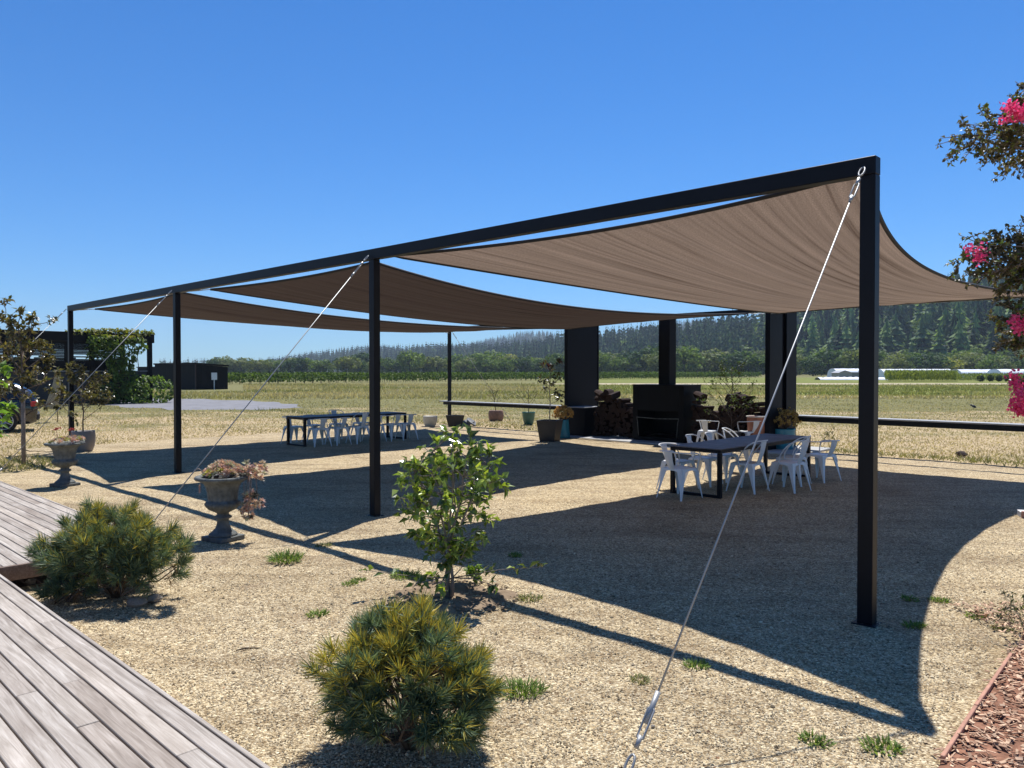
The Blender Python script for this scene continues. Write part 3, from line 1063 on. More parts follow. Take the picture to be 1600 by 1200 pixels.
def chair_parts(high):
    """white pressed-steel armchair facing +y; returns [(name, mesh)]"""
    parts = []
    SH = 0.455
    # seat pan with a dished centre, and arched apron
    out = rounded(0.185, 0.18, 0.05)
    n = len(out)
    q = MB()
    ring = [(x, y, SH - 0.012) for x, y in out]
    r1 = [(x * 0.97, y * 0.97, SH) for x, y in out]
    r2 = [(x * 0.80, y * 0.80, SH - 0.006) for x, y in out]
    vs = ring + r1 + r2 + [(0, 0, SH - 0.012)]
    F = []
    for a in range(2):
        for k in range(n):
            k2 = (k + 1) % n
            F.append((a * n + k, a * n + k2, (a + 1) * n + k2, (a + 1) * n + k))
    F += [(2 * n + k, 2 * n + (k + 1) % n, 3 * n) for k in range(n)]
    q.add(vs, F)
    for side in range(4):                                     # arched aprons between the legs
        m = 12
        vs, F = [], []
        for i in range(m + 1):
            tt = -1 + 2 * i / m
            dz = 0.035 + 0.10 * abs(tt) ** 3.0
            x, y = 0.185 * tt, -0.182
            if side in (1, 3):
                x, y = 0.187 * (1 if side == 1 else -1), 0.178 * tt
            elif side == 2:
                y = 0.182
            fl = 1.0 + 0.12 * dz / 0.135
            vs += [(x, y, SH - 0.010), (x * fl, y * fl, SH - dz)]
        for i in range(m):
            F.append((2 * i, 2 * i + 2, 2 * i + 3, 2 * i + 1))
        q.add(vs, F)
    parts.append(('seat', q.mesh('seat', MAT['white_metal'], True)))
    for sx in (-1, 1):
        for sy in (-1, 1):
            q = MB()
            vs, F = [], []
            m = 6
            for i in range(m + 1):
                f = i / m
                z = SH - 0.012 - (SH - 0.012) * f
                wv = 0.075 * (1 - f) ** 1.3 + 0.021
                cx = sx * (0.187 + 0.052 * f)
                cy = sy * (0.182 + 0.058 * f + (0.02 * f * f if sy < 0 else 0))
                vs += [(cx - sx * wv, cy, z), (cx - sx * 0.006, cy - sy * 0.001, z), (cx, cy - sy * 0.006, z), (cx - sx * 0.001, cy - sy * wv, z),
                       (cx - sx * 0.012, cy - sy * 0.012, z)]
            for i in range(m):
                o, o2 = i * 5, i * 5 + 5
                for a in range(5):
                    a2 = (a + 1) % 5
                    F.append((o + a, o + a2, o2 + a2, o2 + a))
            F.append((m * 5, m * 5 + 1, m * 5 + 2, m * 5 + 3, m * 5 + 4))
            q.add(vs, F)
            parts.append(('leg', q.mesh('leg', MAT['white_metal'])))
    bt = 0.80 if high else 0.70
    # back splat
    q = MB()
    vs, F = [], []
    m = 8
    for i in range(m + 1):
        f = i / m
        z = SH - 0.02 + (bt - SH + 0.015) * f
        y = -0.175 - 0.10 * f - 0.015 * math.sin(f * 3.1)
        w = 0.055 + 0.024 * f
        vs += [(-w, y, z), (0, y - 0.010, z), (w, y, z), (w, y - 0.006, z), (0, y - 0.016, z), (-w, y - 0.006, z)]
    for i in range(m):
        for a in range(6):
            a2 = (a + 1) % 6
            F.append((i * 6 + a, i * 6 + a2, i * 6 + 6 + a2, i * 6 + 6 + a))
    F.append(tuple(m * 6 + a for a in range(6)))
    q.add(vs, F)
    parts.append(('backrest', q.mesh('backrest', MAT['white_metal'])))
    # tubular arm and back loop
    half = []
    if high:
        ctrl = [(0.195, 0.05, SH - 0.03), (0.205, 0.03, SH + 0.08), (0.215, -0.05, SH + 0.20), (0.205, -0.15, SH + 0.295), (0.16, -0.245, SH + 0.345), (0.08, -0.285, SH + 0.352), (0, -0.292, SH + 0.354)]
    else:
        ctrl = [(0.190, 0.15, SH - 0.03), (0.215, 0.165, SH + 0.09), (0.235, 0.15, SH + 0.185), (0.240, 0.09, SH + 0.215), (0.235, -0.08, SH + 0.225), (0.205, -0.215, SH + 0.238), (0.11, -0.280, SH + 0.246), (0, -0.292, SH + 0.250)]
    full = ctrl + [(-x, y, z) for x, y, z in ctrl[-2::-1]]
    P = np.array(full)
    tt = np.linspace(0, len(P) - 1, 46)
    sm = []
    for w in tt:                                              # Catmull-Rom
        i = min(int(w), len(P) - 2)
        f = w - i
        p0, p1, p2, p3 = P[max(i - 1, 0)], P[i], P[i + 1], P[min(i + 2, len(P) - 1)]
        sm.append(0.5 * ((2 * p1) + (-p0 + p2) * f + (2 * p0 - 5 * p1 + 4 * p2 - p3) * f * f + (-p0 + 3 * p1 - 3 * p2 + p3) * f ** 3))
    q = MB()
    q.tube(sm, 0.0105, 6)
    parts.append(('arm_frame', q.mesh('arm_frame', MAT['white_metal'], True)))
    return parts


CH = {True: chair_parts(True), False: chair_parts(False)}


def chair(label, s, p, face, high, grp):
    """face: heading in degrees in the court frame, 0 = towards +p"""
    x, y, _ = SP(s, p)
    t = thing('metal_chair', label, 'chair', (x, y, 0.014 + float(gz(x, y)) * 0.4), ANG + math.radians(face), grp)
    for nm, me in CH[high]:
        link(nm, me, t)
    return t


T1 = (-6.49, 10.25)
T2 = (-17.80, 10.12)
table('long grey table on black frame, near the pavilion posts at right', *T1)
table('long grey table on black frame, far left under the last sail', *T2)
g1, g2 = 'white metal chairs at the near table', 'white metal chairs at the far table'


def at1(out, along):
    return T1[0] + 0.86 + out, T1[1] + along


def at2(out, along):
    return T2[0] + 0.86 + out, T2[1] + along


chair('white metal armchair at the head of the near table, closest to the camera', T1[0] + 0.36, T1[1] - 0.30, -8, False, g1)
chair('white high-backed chair pushed in behind the front right leg of the near table', *at1(-0.06, 0.95), 88, True, g1)
chair('white high-backed chair pulled out furthest on the right of the near table', *at1(0.36, 1.50), 82, True, g1)
chair('white high-backed chair partly hidden by the pulled-out chair at the near table', *at1(0.10, 2.18), 94, True, g1)
chair('white armchair at the far right corner of the near table', *at1(0.28, 2.92), 76, False, g1)
for i, (al, ou, fa, hi) in enumerate(((0.42, -0.98, -92, False), (1.12, -0.92, -86, True), (1.80, -0.95, -95, True))):
    chair('white chair on the left side of the near table, %s from its near end' % ('first', 'second', 'third')[i], *at1(ou, al), fa, hi, g1)
chair('white chair pushed back from the far left end of the near table', *at1(-1.28, 3.0), -70, True, g1)
x, y, _ = px(1106, 674, 0.45)
s, p = to_sp(x, y)
chair('white armchair standing alone in front of the fireplace', s, p, 14, False, g1)
x, y, _ = px(1172, 675, 0.45)
s, p = to_sp(x, y)
chair('white armchair in front of the terracotta pot', s, p, 60, False, g1)
for i, (al, ou, fa, hi) in enumerate(((0.34, 0.10, 84, False), (0.93, 0.06, 96, False), (1.52, 0.12, 92, True), (2.10, 0.00, 88, False), (2.62, 0.08, 95, False), (3.08, 0.14, 80, False))):
    chair('white chair on the camera side of the far table, %s from its left end' % ('first', 'second', 'third', 'fourth', 'fifth', 'last')[i], *at2(ou, al), fa, hi, g2)
for i, (al, ou, fa, hi) in enumerate(((0.28, -0.98, -90, False), (0.95, -1.08, -80, False), (1.65, -1.0, -96, True), (2.4, -0.98, -90, False))):
    chair('white chair on the field side of the far table, %s from its left end' % ('first', 'second', 'third', 'fourth')[i], *at2(ou, al), fa, hi, g2)
#@@PART2@@
# ------------------------------------------------------------------ plants
def branch(r, p, d, L, rad, depth, segs, tips, bend=0.25, lift=0.15, nsub=3, spread=0.7, shrink=0.62):
    """recursive branching; collects tube segments and tip stretches"""
    P = [np.array(p, float)]
    d = unit(d)
    k = 4
    for i in range(k):
        d = unit(d + r.normal(size=3) * bend * 0.5 + np.array((0, 0, lift)) * 0.3)
        P.append(P[-1] + d * L / k)
    segs.append((P, np.linspace(rad, rad * 0.55, k + 1)))
    if depth == 0:
        tips.append((P[1], P[-1], d))
        return
    for j in range(nsub):
        t = 0.45 + 0.55 * (j + r.random() * 0.7) / nsub
        i = min(int(t * k), k - 1)
        q = P[i] + (P[i + 1] - P[i]) * (t * k - i)
        nd_ = unit(d + r.normal(size=3) * spread)
        branch(r, q, nd_, L * shrink * (0.8 + 0.4 * r.random()), rad * 0.55, depth - 1, segs, tips, bend, lift, nsub, spread, shrink)
    tips.append((P[2], P[-1], d))


def wood(segs, name, m, parent, n=5):
    q = MB()
    for P, R in segs:
        q.tube(P, R, n)
    return q.build(name, m, parent, True)


def tip_leaves(q, r, tips, per, L, Wd, ca, cb, droop=0.0, out=0.9, jit=0.12, rosette=False, **kw):
    P, D = [], []
    for a, b, d in tips:
        n = r.poisson(per)
        for i in range(n):
            t = 1.0 - 0.12 * r.random() if rosette else r.random() ** 0.7
            P.append(a + (b - a) * t)
            v = unit(r.normal(size=3))
            D.append(d * 0.55 + v * out + np.array((0, 0, -droop)))
    P, D = np.array(P), np.array(D)
    n = len(P)
    leaves(q, P, D, L * (0.65 + 0.6 * r.random(n)), Wd * (0.7 + 0.5 * r.random(n)), mixc(r, n, ca, cb, jit), r, **kw)


# ---- camellia sapling in the middle of the gravel, in its ring of dug earth
cx, cy, _ = px(702, 938)
r = np.random.default_rng(11)
t = thing('leafy_sapling', 'young multi-stemmed shrub with glossy lime green leaves in the centre gravel', 'shrub', (cx, cy, 0.02))
segs, tips, nodes = [], [], []
for i, (dx, dy, H) in enumerate(((-0.30, 0.06, 1.02), (-0.12, -0.12, 1.22), (0.02, 0.10, 1.38), (0.14, -0.08, 1.18), (0.30, 0.10, 1.08), (0.05, 0.25, 1.0))):
    P = [np.array((dx * 0.08, dy * 0.08, 0.0))]
    for k in range(1, 8):
        f = k / 7
        P.append(np.array((dx * (0.15 * f + 0.85 * f * f) + 0.02 * r.normal(), dy * f + 0.02 * r.normal(), H * f)))
    segs.append((P, np.linspace(0.014, 0.004, 8)))
    nodes += P[1:]
nodes = np.array(nodes)
for i in range(165):
    u = unit(r.normal(size=3)) * (0.35 + 0.65 * r.random() ** 0.5)
    e = np.array((0, 0, 0.84)) + u * np.array((0.50, 0.44, 0.58))
    e[0] += 0.06 * (e[2] - 0.84)
    if i < 12:
        e = np.array((0.36 * r.normal(), 0.3 * r.normal(), 0.14 + 0.22 * r.random()))
    dd = np.linalg.norm(nodes - e, axis=1) + 0.5 * np.maximum(0, nodes[:, 2] - e[2] + 0.1)
    b0 = nodes[int(np.argmin(dd))]
    m_ = (b0 + e) / 2 + r.normal(size=3) * 0.03
    segs.append(([b0, m_, e], np.array((0.005, 0.0035, 0.002))))
    tips.append((m_, e, unit(e - b0)))
wood(segs, 'stem', MAT['twig'], t)
q = MB()
lo = [a for a in tips]
tip_leaves(q, r, lo, 5.6, 0.096, 0.052, (0.07, 0.115, 0.03), (0.22, 0.29, 0.06), 0.15, 1.0, 0.2)
sel = [a for a in tips if r.random() < 0.45]
tip_leaves(q, r, sel, 4.6, 0.082, 0.046, (0.32, 0.40, 0.06), (0.50, 0.55, 0.10), 0.0, 0.9, 0.12)
q.build('crown', MAT['leaf_gloss'], t)

q = MB()
nr, na = 9, 48
vs, F = [], []
for i in range(nr):
    f = i / (nr - 1)
    for k in range(na):
        a = 2 * math.pi * k / na
        R = (0.50 + 0.06 * math.sin(3 * a + 1) + 0.04 * math.sin(7 * a)) * f
        z = 0.012 + 0.04 * math.exp(-((f - 0.72) / 0.17) ** 2) * (0.75 + 0.35 * math.sin(4 * a + 2)) + (0.006 * r.normal() if f < 0.95 else -0.004)
        vs.append((R * math.cos(a), R * math.sin(a) * 0.9, z))
for i in range(nr - 1):
    for k in range(na):
        k2 = (k + 1) % na
        F.append((i * na + k, i * na + k2, (i + 1) * na + k2, (i + 1) * na + k))
q.add(vs, F)
o = q.build('earth_ground', MAT['earth'], None, True)
o.location = (cx, cy, 0.006)
tag(o, 'ring of dug earth round the young shrub', kind='structure')


def clod_mesh(seed, m, rough=0.25):
    rr = np.random.default_rng(seed)
    q = MB()
    prof = [(0.0, -0.35), (0.75, -0.3), (1.0, 0.05), (0.8, 0.42), (0.42, 0.62), (0.0, 0.68)]
    ph = rr.random((len(prof), 9)) * rough * 2 - rough
    q.lathe(prof, 9, mod=lambda i, t: 1 + ph[i][int(round(t / (2 * math.pi) * 9)) % 9])
    return q.mesh('clod', m)


q = MB()
for i in range(330):
    a, f = r.random() * 6.283, 0.22 + 0.36 * r.random() ** 0.7
    s_ = 0.006 + 0.018 * r.random() ** 3
    q.lathe([(0, -0.4 * s_), (s_, 0), (0.6 * s_, 0.5 * s_), (0, 0.62 * s_)], 6, c=(f * math.cos(a), 0.9 * f * math.sin(a), 0.035 * math.exp(-((f / 0.50 - 0.72) / 0.17) ** 2) + 0.018),
            mod=lambda i, t, q_=r.random(8): 0.7 + 0.6 * q_[int(t * 1.2) % 8])
o = q.build('earth_clods', MAT['earth'])
o.location = (cx, cy, 0.006)
tag(o, 'crumbly clods of earth round the young shrub', 'soil', kind='stuff')


# ---- dwarf pines
def needles(q, r, P, D, n, L, w, ca, cb, cy_, yel):
    """one tuft of needles fanning about D at P; yel = share of yellowed inner needles"""
    D = unit(D)
    v = unit(r.normal(size=(n, 3)))
    dirs = unit(D * (0.35 + 0.75 * r.random((n, 1))) + v * 0.8)
    base = P + D * (r.random((n, 1)) - 0.55) * 0.07
    Ln = L * (0.7 + 0.45 * r.random((n, 1)))
    side = unit(np.cross(dirs, r.normal(size=(n, 3)))) * w * 0.5
    mid = base + dirs * Ln * 0.55
    tip = base + dirs * Ln + D * 0.012
    vs = np.stack((base - side, base + side, mid + side, tip, mid - side), 1).reshape(-1, 3)
    cc = mixc(r, n, ca, cb, 0.18)
    ye = r.random(n) < yel
    cc[ye] = mixc(r, ye.sum(), cy_[0], cy_[1], 0.15)
    F = (np.arange(n) * 5)[:, None] + np.arange(5)
    q.add(vs, F, np.repeat(cc, 5, 0))


def dwarf_pine(label, loc, rx, ry, h, low, ntuft, seed, yel_top, ell=None, per=95, L=0.075):
    r = np.random.default_rng(seed)
    t = thing('dwarf_pine', label, 'pine shrub', loc, 0, 'dwarf pines')
    segs = []
    q = MB()
    clumps, csize = [], []
    for i in range(34):
        c_ = unit(r.normal(size=3))
        c_[2] = abs(c_[2]) * 1.0 - 0.25
        clumps.append(unit(c_))
        csize.append(0.62 + 0.50 * r.random())
    for i in range(ntuft):
        while True:
            u = r.normal(size=3)
            u /= np.linalg.norm(u)
            if u[2] > -0.55:
                break
        ci = int(r.integers(0, len(clumps)))
        if r.random() < 0.86:
            u = unit(clumps[ci] + r.normal(size=3) * 0.20)
        f = csize[ci] * (0.80 + 0.24 * r.random())
        lump = 0.86 + 0.10 * math.sin(3.1 * math.atan2(u[1], u[0]) + seed) + 0.09 * math.sin(5.3 * math.atan2(u[1], u[0]) + 4 * u[2] + seed)
        if ell:
            lump *= ell(u)
        c0 = np.array((0, 0, low + (h - low) * 0.36))
        P = c0 + u * np.array((rx, ry, (h - low) * 0.66)) * f * lump
        P[2] = max(P[2], low + 0.02 * r.random())
        D = unit(u * np.array((1, 1, 0.8)) + np.array((0, 0, 0.55)) + r.normal(size=3) * 0.25)
        yl = np.clip(yel_top * (0.1 + 1.5 * max(0, u[2])) * (r.random() < 0.68) + 0.05, 0, 0.8)
        if r.random() < 0.16:
            needles(q, r, P - D * 0.10, -D * 0.2 + u * 0.4 + np.array((0, 0, -0.2)), 26, L * 0.8, 0.0035, (0.16, 0.09, 0.04), (0.30, 0.18, 0.08), ((0.3, 0.2, 0.08), (0.3, 0.2, 0.08)), 0.0)
        needles(q, r, P, D, per, L * (0.8 + 0.35 * r.random()), 0.0042, (0.075, 0.12, 0.062), (0.24, 0.30, 0.17), ((0.66, 0.47, 0.07), (0.42, 0.40, 0.09)), yl)
        if i % 9:
            segs.append(([P - D * 0.09, P], np.array((0.004, 0.003))))
            continue
        hub = np.array((u[0] * rx * 0.18, u[1] * ry * 0.18, low * 0.7 + 0.03 + 0.22 * h * max(0, u[2])))
        mid = hub * 0.45 + P * 0.55 + np.array((0.05 * r.normal(), 0.05 * r.normal(), -0.07))
        segs.append(([np.array((0, 0, 0.0)) + u * 0.02 * np.array((1, 1, 0)), hub, mid, P], np.array((0.013, 0.010, 0.006, 0.004))))
    q.build('foliage', MAT['needle'], t)
    wood(segs, 'stem', MAT['bark'], t, 4)
    return t


x, y, _ = px(640, 1178)
dwarf_pine('bushy dwarf pine with yellowed needles in the foreground centre', (x, y, 0.015), 0.475, 0.40, 0.70, 0.07, 400, 4, 1.0, None, 80, 0.088)
x, y, _ = px(178, 938)


def left_shape(u):
    return 1.0 + 0.16 * max(0, u[2]) * (1 if u[0] > 0 else 0.35)


dwarf_pine('bluish dwarf pine beside the corner of the deck', (x, y, 0.015), 0.66, 0.50, 0.74, 0.12, 430, 9, 0.35, left_shape, 80, 0.10)
# low skirt of the same pine's neighbour in its shade
x, y, _ = px(105, 945)
dwarf_pine('low dark dwarf pine in the shade between deck and bluish pine', (x, y, 0.012), 0.24, 0.20, 0.26, 0.05, 46, 14, 0.1, None, 80, 0.07)

# ---- cast iron urns with succulents
URN = [(0.155, 0.052), (0.150, 0.075), (0.118, 0.10), (0.082, 0.135), (0.064, 0.18), (0.060, 0.225), (0.066, 0.238), (0.094, 0.25), (0.094, 0.268), (0.064, 0.284), (0.064, 0.305),
       (0.100, 0.325), (0.150, 0.352), (0.182, 0.388), (0.190, 0.414), (0.176, 0.436), (0.156, 0.446), (0.153, 0.462), (0.158, 0.52), (0.172, 0.59), (0.198, 0.640), (0.240, 0.668), (0.288, 0.684),
       (0.296, 0.698), (0.292, 0.716), (0.268, 0.720), (0.215, 0.712), (0.190, 0.690), (0.180, 0.655)]


def flute(i, t):
    z = URN[i][1]
    if 0.46 < z < 0.645:
        return 1 + 0.045 * abs(math.sin(9 * t)) - 0.02
    if 0.31 < z < 0.42:
        return 1 + 0.05 * abs(math.sin(12 * t)) - 0.02
    if 0.66 < z < 0.70:
        return 1 + 0.012 * math.sin(36 * t)
    if 0.1 < z < 0.23:
        return 1 + 0.03 * abs(math.sin(8 * t))
    return 1.0


def urn_mesh():
    q = MB()
    q.lathe(URN, 144, mod=flute)
    return q.mesh('bowl', MAT['urn'], True)


def rosette(q, r, c, nrm, R, ca, cb, nl=13):
    nrm = unit(nrm)
    a = unit(np.cross(nrm, (0.3, 0.9, 0.1)))
    b = np.cross(nrm, a)
    P, D, Ls = [], [], []
    for k in range(nl):
        w = k * 2.39996
        f = (k + 1) / nl
        d = (a * math.cos(w) + b * math.sin(w)) * (0.35 + 0.75 * f) + nrm * (1.15 - 0.95 * f)
        P.append(c)
        D.append(d)
        Ls.append(R * (0.55 + 0.5 * f))
    n = nl
    leaves(q, np.array(P), np.array(D), np.array(Ls), np.array(Ls) * 0.45, mixc(r, n, ca, cb, 0.1), r, 0.12, -0.12, up=nrm)


urn_me = urn_mesh()
PEACH = [((0.62, 0.36, 0.24), (0.74, 0.55, 0.40)), ((0.55, 0.42, 0.30), (0.68, 0.60, 0.45)), ((0.58, 0.33, 0.27), (0.66, 0.50, 0.42)), ((0.40, 0.42, 0.27), (0.58, 0.55, 0.38))]


def urn(label, loc, seed, kind):
    r = np.random.default_rng(seed)
    t = thing('cast_iron_urn', label, 'urn', loc, ANG + 0.25, 'fluted cast iron urns')
    link('bowl', urn_me, t)
    q = MB()
    q.bbox(-0.165, 0.165, -0.165, 0.165, 0.0, 0.052, 0.006)
    q.build('plinth', MAT['urn'], t)
    q = MB()
    q.lathe([(0.0, 0.675), (0.195, 0.672), (0.0, 0.69)], 20)
    q.build('soil', MAT['soil'], t)
    pl = thing('succulent_plant', label.replace('fluted grey urn', 'pale succulents growing in the urn').split(' with ')[0], 'succulent', (loc[0], loc[1], loc[2] + 0.68), 0, 'succulents in the urns')
    q = MB()
    segs = []
    if kind == 0:
        for i in range(165):
            a, f = r.random() * 6.283, math.sqrt(r.random())
            c = np.array((0.235 * f * math.cos(a) + 0.03, 0.21 * f * math.sin(a), 0.035 + 0.125 * (1 - f * f) + 0.03 * r.random()))
            cc = PEACH[r.integers(0, 4)]
            if c[1] < -0.1 and r.random() < 0.35:
                cc = ((0.55, 0.5, 0.08), (0.66, 0.62, 0.16))
            rosette(q, r, c, (c[0] * 2, c[1] * 2, 0.6) + r.normal(size=3) * 0.2, 0.045 + 0.025 * r.random(), *cc)
        for i in range(34):                                  # overhanging arm on the right
            c = np.array((0.26 + 0.20 * r.random(), -0.10 + 0.2 * r.random(), 0.10 + 0.06 * r.normal()))
            rosette(q, r, c, (0.6, -0.3, 0.6) + r.normal(size=3) * 0.3, 0.045 + 0.02 * r.random(), *PEACH[r.integers(0, 4)])
        for j in range(7):                                   # trailing stems
            top = np.array((0.26 + 0.16 * r.random(), -0.12 + 0.2 * r.random(), 0.04))
            ln = 0.22 + 0.26 * r.random()
            end = top + np.array((0.02 * r.normal(), 0.02 * r.normal(), -ln))
            segs.append(([top, (top + end) / 2 + r.normal(size=3) * 0.01, end], np.array((0.005, 0.005, 0.006))))
            for i in range(8):
                c = end + np.array((r.normal() * 0.03, r.normal() * 0.03, 0.11 * r.random() - 0.02))
                rosette(q, r, c, r.normal(size=3) + np.array((0.5, -0.4, 0.2)), 0.04 + 0.02 * r.random(), *(PEACH[r.integers(0, 4)] if i else ((0.10, 0.10, 0.06), (0.2, 0.17, 0.12))))
        for i in range(3):
            rosette(q, r, np.array((-0.20, -0.12, -0.12 + 0.03 * i)), (-1, -0.3, 0.1), 0.035, *PEACH[2])
        segs.append(([np.array((-0.16, -0.12, 0.02)), np.array((-0.17, -0.13, 0.10)), np.array((-0.21, -0.14, 0.135)), np.array((-0.26, -0.15, 0.12))], np.array((0.007, 0.006, 0.006, 0.005))))
    else:
        for i in range(52):
            a, f = r.random() * 6.283, math.sqrt(r.random())
            c = np.array((0.24 * f * math.cos(a) + 0.04, 0.22 * f * math.sin(a), 0.03 + 0.06 * (1 - f * f) + 0.03 * r.random() + 0.05 * max(0, f * math.cos(a))))
            cc = PEACH[r.integers(0, 4)] if r.random() < 0.7 else ((0.5, 0.45, 0.1), (0.5, 0.5, 0.2))
            rosette(q, r, c, (c[0] * 2, c[1] * 2, 0.6) + r.normal(size=3) * 0.2, 0.045 + 0.025 * r.random(), *cc)
        for (sx, sy, hh) in ((-0.10, 0.02, 0.26), (0.12, 0.05, 0.24)):
            segs.append(([np.array((sx, sy, 0.0)), np.array((sx - 0.03, sy, hh * 0.6)), np.array((sx - 0.05, sy, hh))], np.array((0.005, 0.004, 0.003))))
            fq = MB()
            for i in range(6):
                rosette(fq, r, np.array((sx - 0.05 + 0.03 * r.normal(), sy, hh + 0.012 * r.normal())), (r.normal() * 0.4, r.normal() * 0.4, 1), 0.04, (0.42, 0.06, 0.07), (0.55, 0.14, 0.12), 9)
            fq.tube(segs[-1][0], segs[-1][1], 5, (0.35, 0.12, 0.08))
            segs.pop()
            fq.build('flower_stalk', MAT['succulent'], pl)
    q.build('rosettes', MAT['succulent'], pl)
    if segs:
        wood(segs, 'stem', MAT['twig'], pl, 5)
    return t


x, y, _ = px(347, 846)
urn('fluted grey urn with trailing pale succulents, standing on the open gravel', (x, y, 0.012), 31, 0)
x, y, _ = px(100, 761)
urn('fluted grey urn farther left behind the deck with red flower stalks', (x, y, 0.012), 32, 1)
for o in list(bpy.data.objects):
    if o.name.startswith('succulent_plant'):
        o['label'] = 'mound of peach and cream succulents spilling over the nearer urn' if o.name == 'succulent_plant' else 'low succulents with two red flower stalks in the farther urn'


# ---- leafy saplings and potted plants
def lathe_pot(name, label, loc, prof, m, rimm=None, n=28, group=None, cat='pot'):
    t = thing(name, label, cat, loc, 0.3, group)
    q = MB()
    q.lathe(prof, n)
    q.build('body', m, t, True)
    rt, zt = max(prof[-3:], key=lambda a: a[1])
    if rimm:
        q = MB()
        ring = [((rt + 0.002) * math.cos(w), (rt + 0.002) * math.sin(w), zt - 0.004) for w in np.linspace(0, 2 * math.pi, 29)[:-1]]
        q.tube(ring, 0.016, 6, closed=True)
        q.build('rim', rimm, t, True)
    q = MB()
    q.lathe([(0.0, zt - 0.055), (rt * 0.9, zt - 0.058), (0.0, zt - 0.045)], 20)
    q.build('soil', MAT['soil'], t)
    return t


def pot_profile(r0, r1, h, bulge=0.0, th=0.02):
    out = [(r0 * 0.96, 0.0), (r0, 0.012)]
    for f in (0.25, 0.5, 0.75, 0.95):
        out.append((r0 + (r1 - r0) * f + bulge * math.sin(math.pi * f), h * f))
    out += [(r1, h), (r1 - th, h), (r1 - th * 1.3, h * 0.85)]
    return out


def sapling(name, label, loc, H, spread, nlead, depth, leafL, leafW, per, ca, cb, seed, m='leaf_gloss', clear=0.3, group=None, rad=0.018, rosette_=False, cat='tree', nsub=3, sub=0.42, bark='bark', up=0.22, lean=(0, 0), top=None):
    r = np.random.default_rng(seed)
    t = thing(name, label, cat, loc, 0, group)
    segs, tips = [], []
    base = np.array((0, 0, -0.03))
    tr = [base]
    for i in range(5):
        tr.append(np.array((lean[0] * (i + 1) / 5 + 0.012 * r.normal(), lean[1] * (i + 1) / 5 + 0.012 * r.normal(), H * 0.82 * (i + 1) / 5)))
    segs.append((tr, np.linspace(rad, rad * 0.4, 6)))
    tips.append((tr[3], tr[5], np.array((0, 0, 1.0))))
    for j in range(nlead):
        f = clear + (1 - clear) * (j + 0.5) / nlead
        i = min(int(f * 5), 4)
        p = tr[i] + (tr[i + 1] - tr[i]) * (f * 5 - i)
        a = j * 2.4 + r.random()
        branch(r, p, (math.cos(a), math.sin(a), 0.75), spread * (1.05 - 0.45 * f) * (0.8 + 0.4 * r.random()), rad * 0.45, depth, segs, tips, 0.3, up, nsub, 0.6, sub)
    wood(segs, 'trunk', MAT[bark], t)
    q = MB()
    tip_leaves(q, r, tips, per, leafL, leafW, ca, cb, 0.1, 1.0, 0.22, rosette_)
    if top:
        tip_leaves(q, r, [a for a in tips if a[1][2] > H * 0.8], 3, leafL, leafW, *top, 0.0, 0.8, 0.2, True)
    q.build('crown', MAT[m], t)
    return t


BRZ = ((0.075, 0.08, 0.03), (0.22, 0.165, 0.065))
x, y, _ = px(35, 727)
sapling('magnolia_tree', 'bronze-leaved young magnolia standing in the weeds at the left edge', (x, y, 0.0), 3.15, 0.95, 16, 2, 0.118, 0.062, 8.5, *BRZ, 41, clear=0.36, rad=0.032, nsub=3, sub=0.5)
q = MB()
q.tube([(0.04, -0.05, -0.05), (0.04, -0.05, 1.55)], 0.04, 8)
q.tube([(0.04, -0.05, 1.35), (0.0, 0.0, 1.36)], 0.03, 6)
st_ = q.build('support_stake', MAT['twig'], None, True)
st_.location = (x, y, 0)
tag(st_, 'wooden support stake beside the left magnolia trunk', 'stake')

x, y, _ = px(129, 706)
pot = lathe_pot('round_pot', 'large round taupe pot near the leftmost front post', (x, y, 0.015), pot_profile(0.20, 0.25, 0.48, 0.035), MAT['pot_grey'])
sapling('magnolia_tree', 'dark bronze magnolia growing in the round taupe pot', (x, y, 0.44), 1.55, 0.70, 11, 2, 0.11, 0.058, 7.0, (0.05, 0.055, 0.024), (0.19, 0.155, 0.07), 42, clear=0.2, rad=0.018, sub=0.5)

# bright shrub whose leaves reach in at the left edge
x, y = -8.62, 12.1
sapling('leafy_bush', 'bright green leafy bush reaching in at the left edge', (x, y, 0.0), 2.75, 0.72, 12, 2, 0.15, 0.085, 4.2, (0.09, 0.17, 0.03), (0.22, 0.32, 0.06), 43, 'leaf', clear=0.15, rad=0.02, cat='bush', sub=0.5)

# pots along the back of the court
x, y, _ = px(672, 667)
lathe_pot('bowl_pot', 'empty cream bowl pot beside the far left back post', (x, y, 0.012), pot_profile(0.17, 0.245, 0.36, 0.03), MAT['pot_cream'])
x, y, _ = px(711, 667)
t = thing('square_box_planter', 'small dark box planter at the foot of the far left back post', 'planter', (x, y, 0.0), ANG)
q = MB()
vs = [(-0.16, -0.16, 0), (0.16, -0.16, 0), (0.16, 0.16, 0), (-0.16, 0.16, 0), (-0.23, -0.23, 0.40), (0.23, -0.23, 0.40), (0.23, 0.23, 0.40), (-0.23, 0.23, 0.40),
      (-0.20, -0.20, 0.40), (0.20, -0.20, 0.40), (0.20, 0.20, 0.40), (-0.20, 0.20, 0.40), (-0.19, -0.19, 0.33), (0.19, -0.19, 0.33), (0.19, 0.19, 0.33), (-0.19, 0.19, 0.33)]
TAPER = [(3, 2, 1, 0), (0, 1, 5, 4), (1, 2, 6, 5), (2, 3, 7, 6), (3, 0, 4, 7), (4, 5, 9, 8), (5, 6, 10, 9), (6, 7, 11, 10), (7, 4, 8, 11), (8, 9, 13, 12), (9, 10, 14, 13), (10, 11, 15, 14), (11, 8, 12, 15), (12, 13, 14, 15)]
q.add(vs, TAPER)
q.build('body', MAT['pot_black'], t)
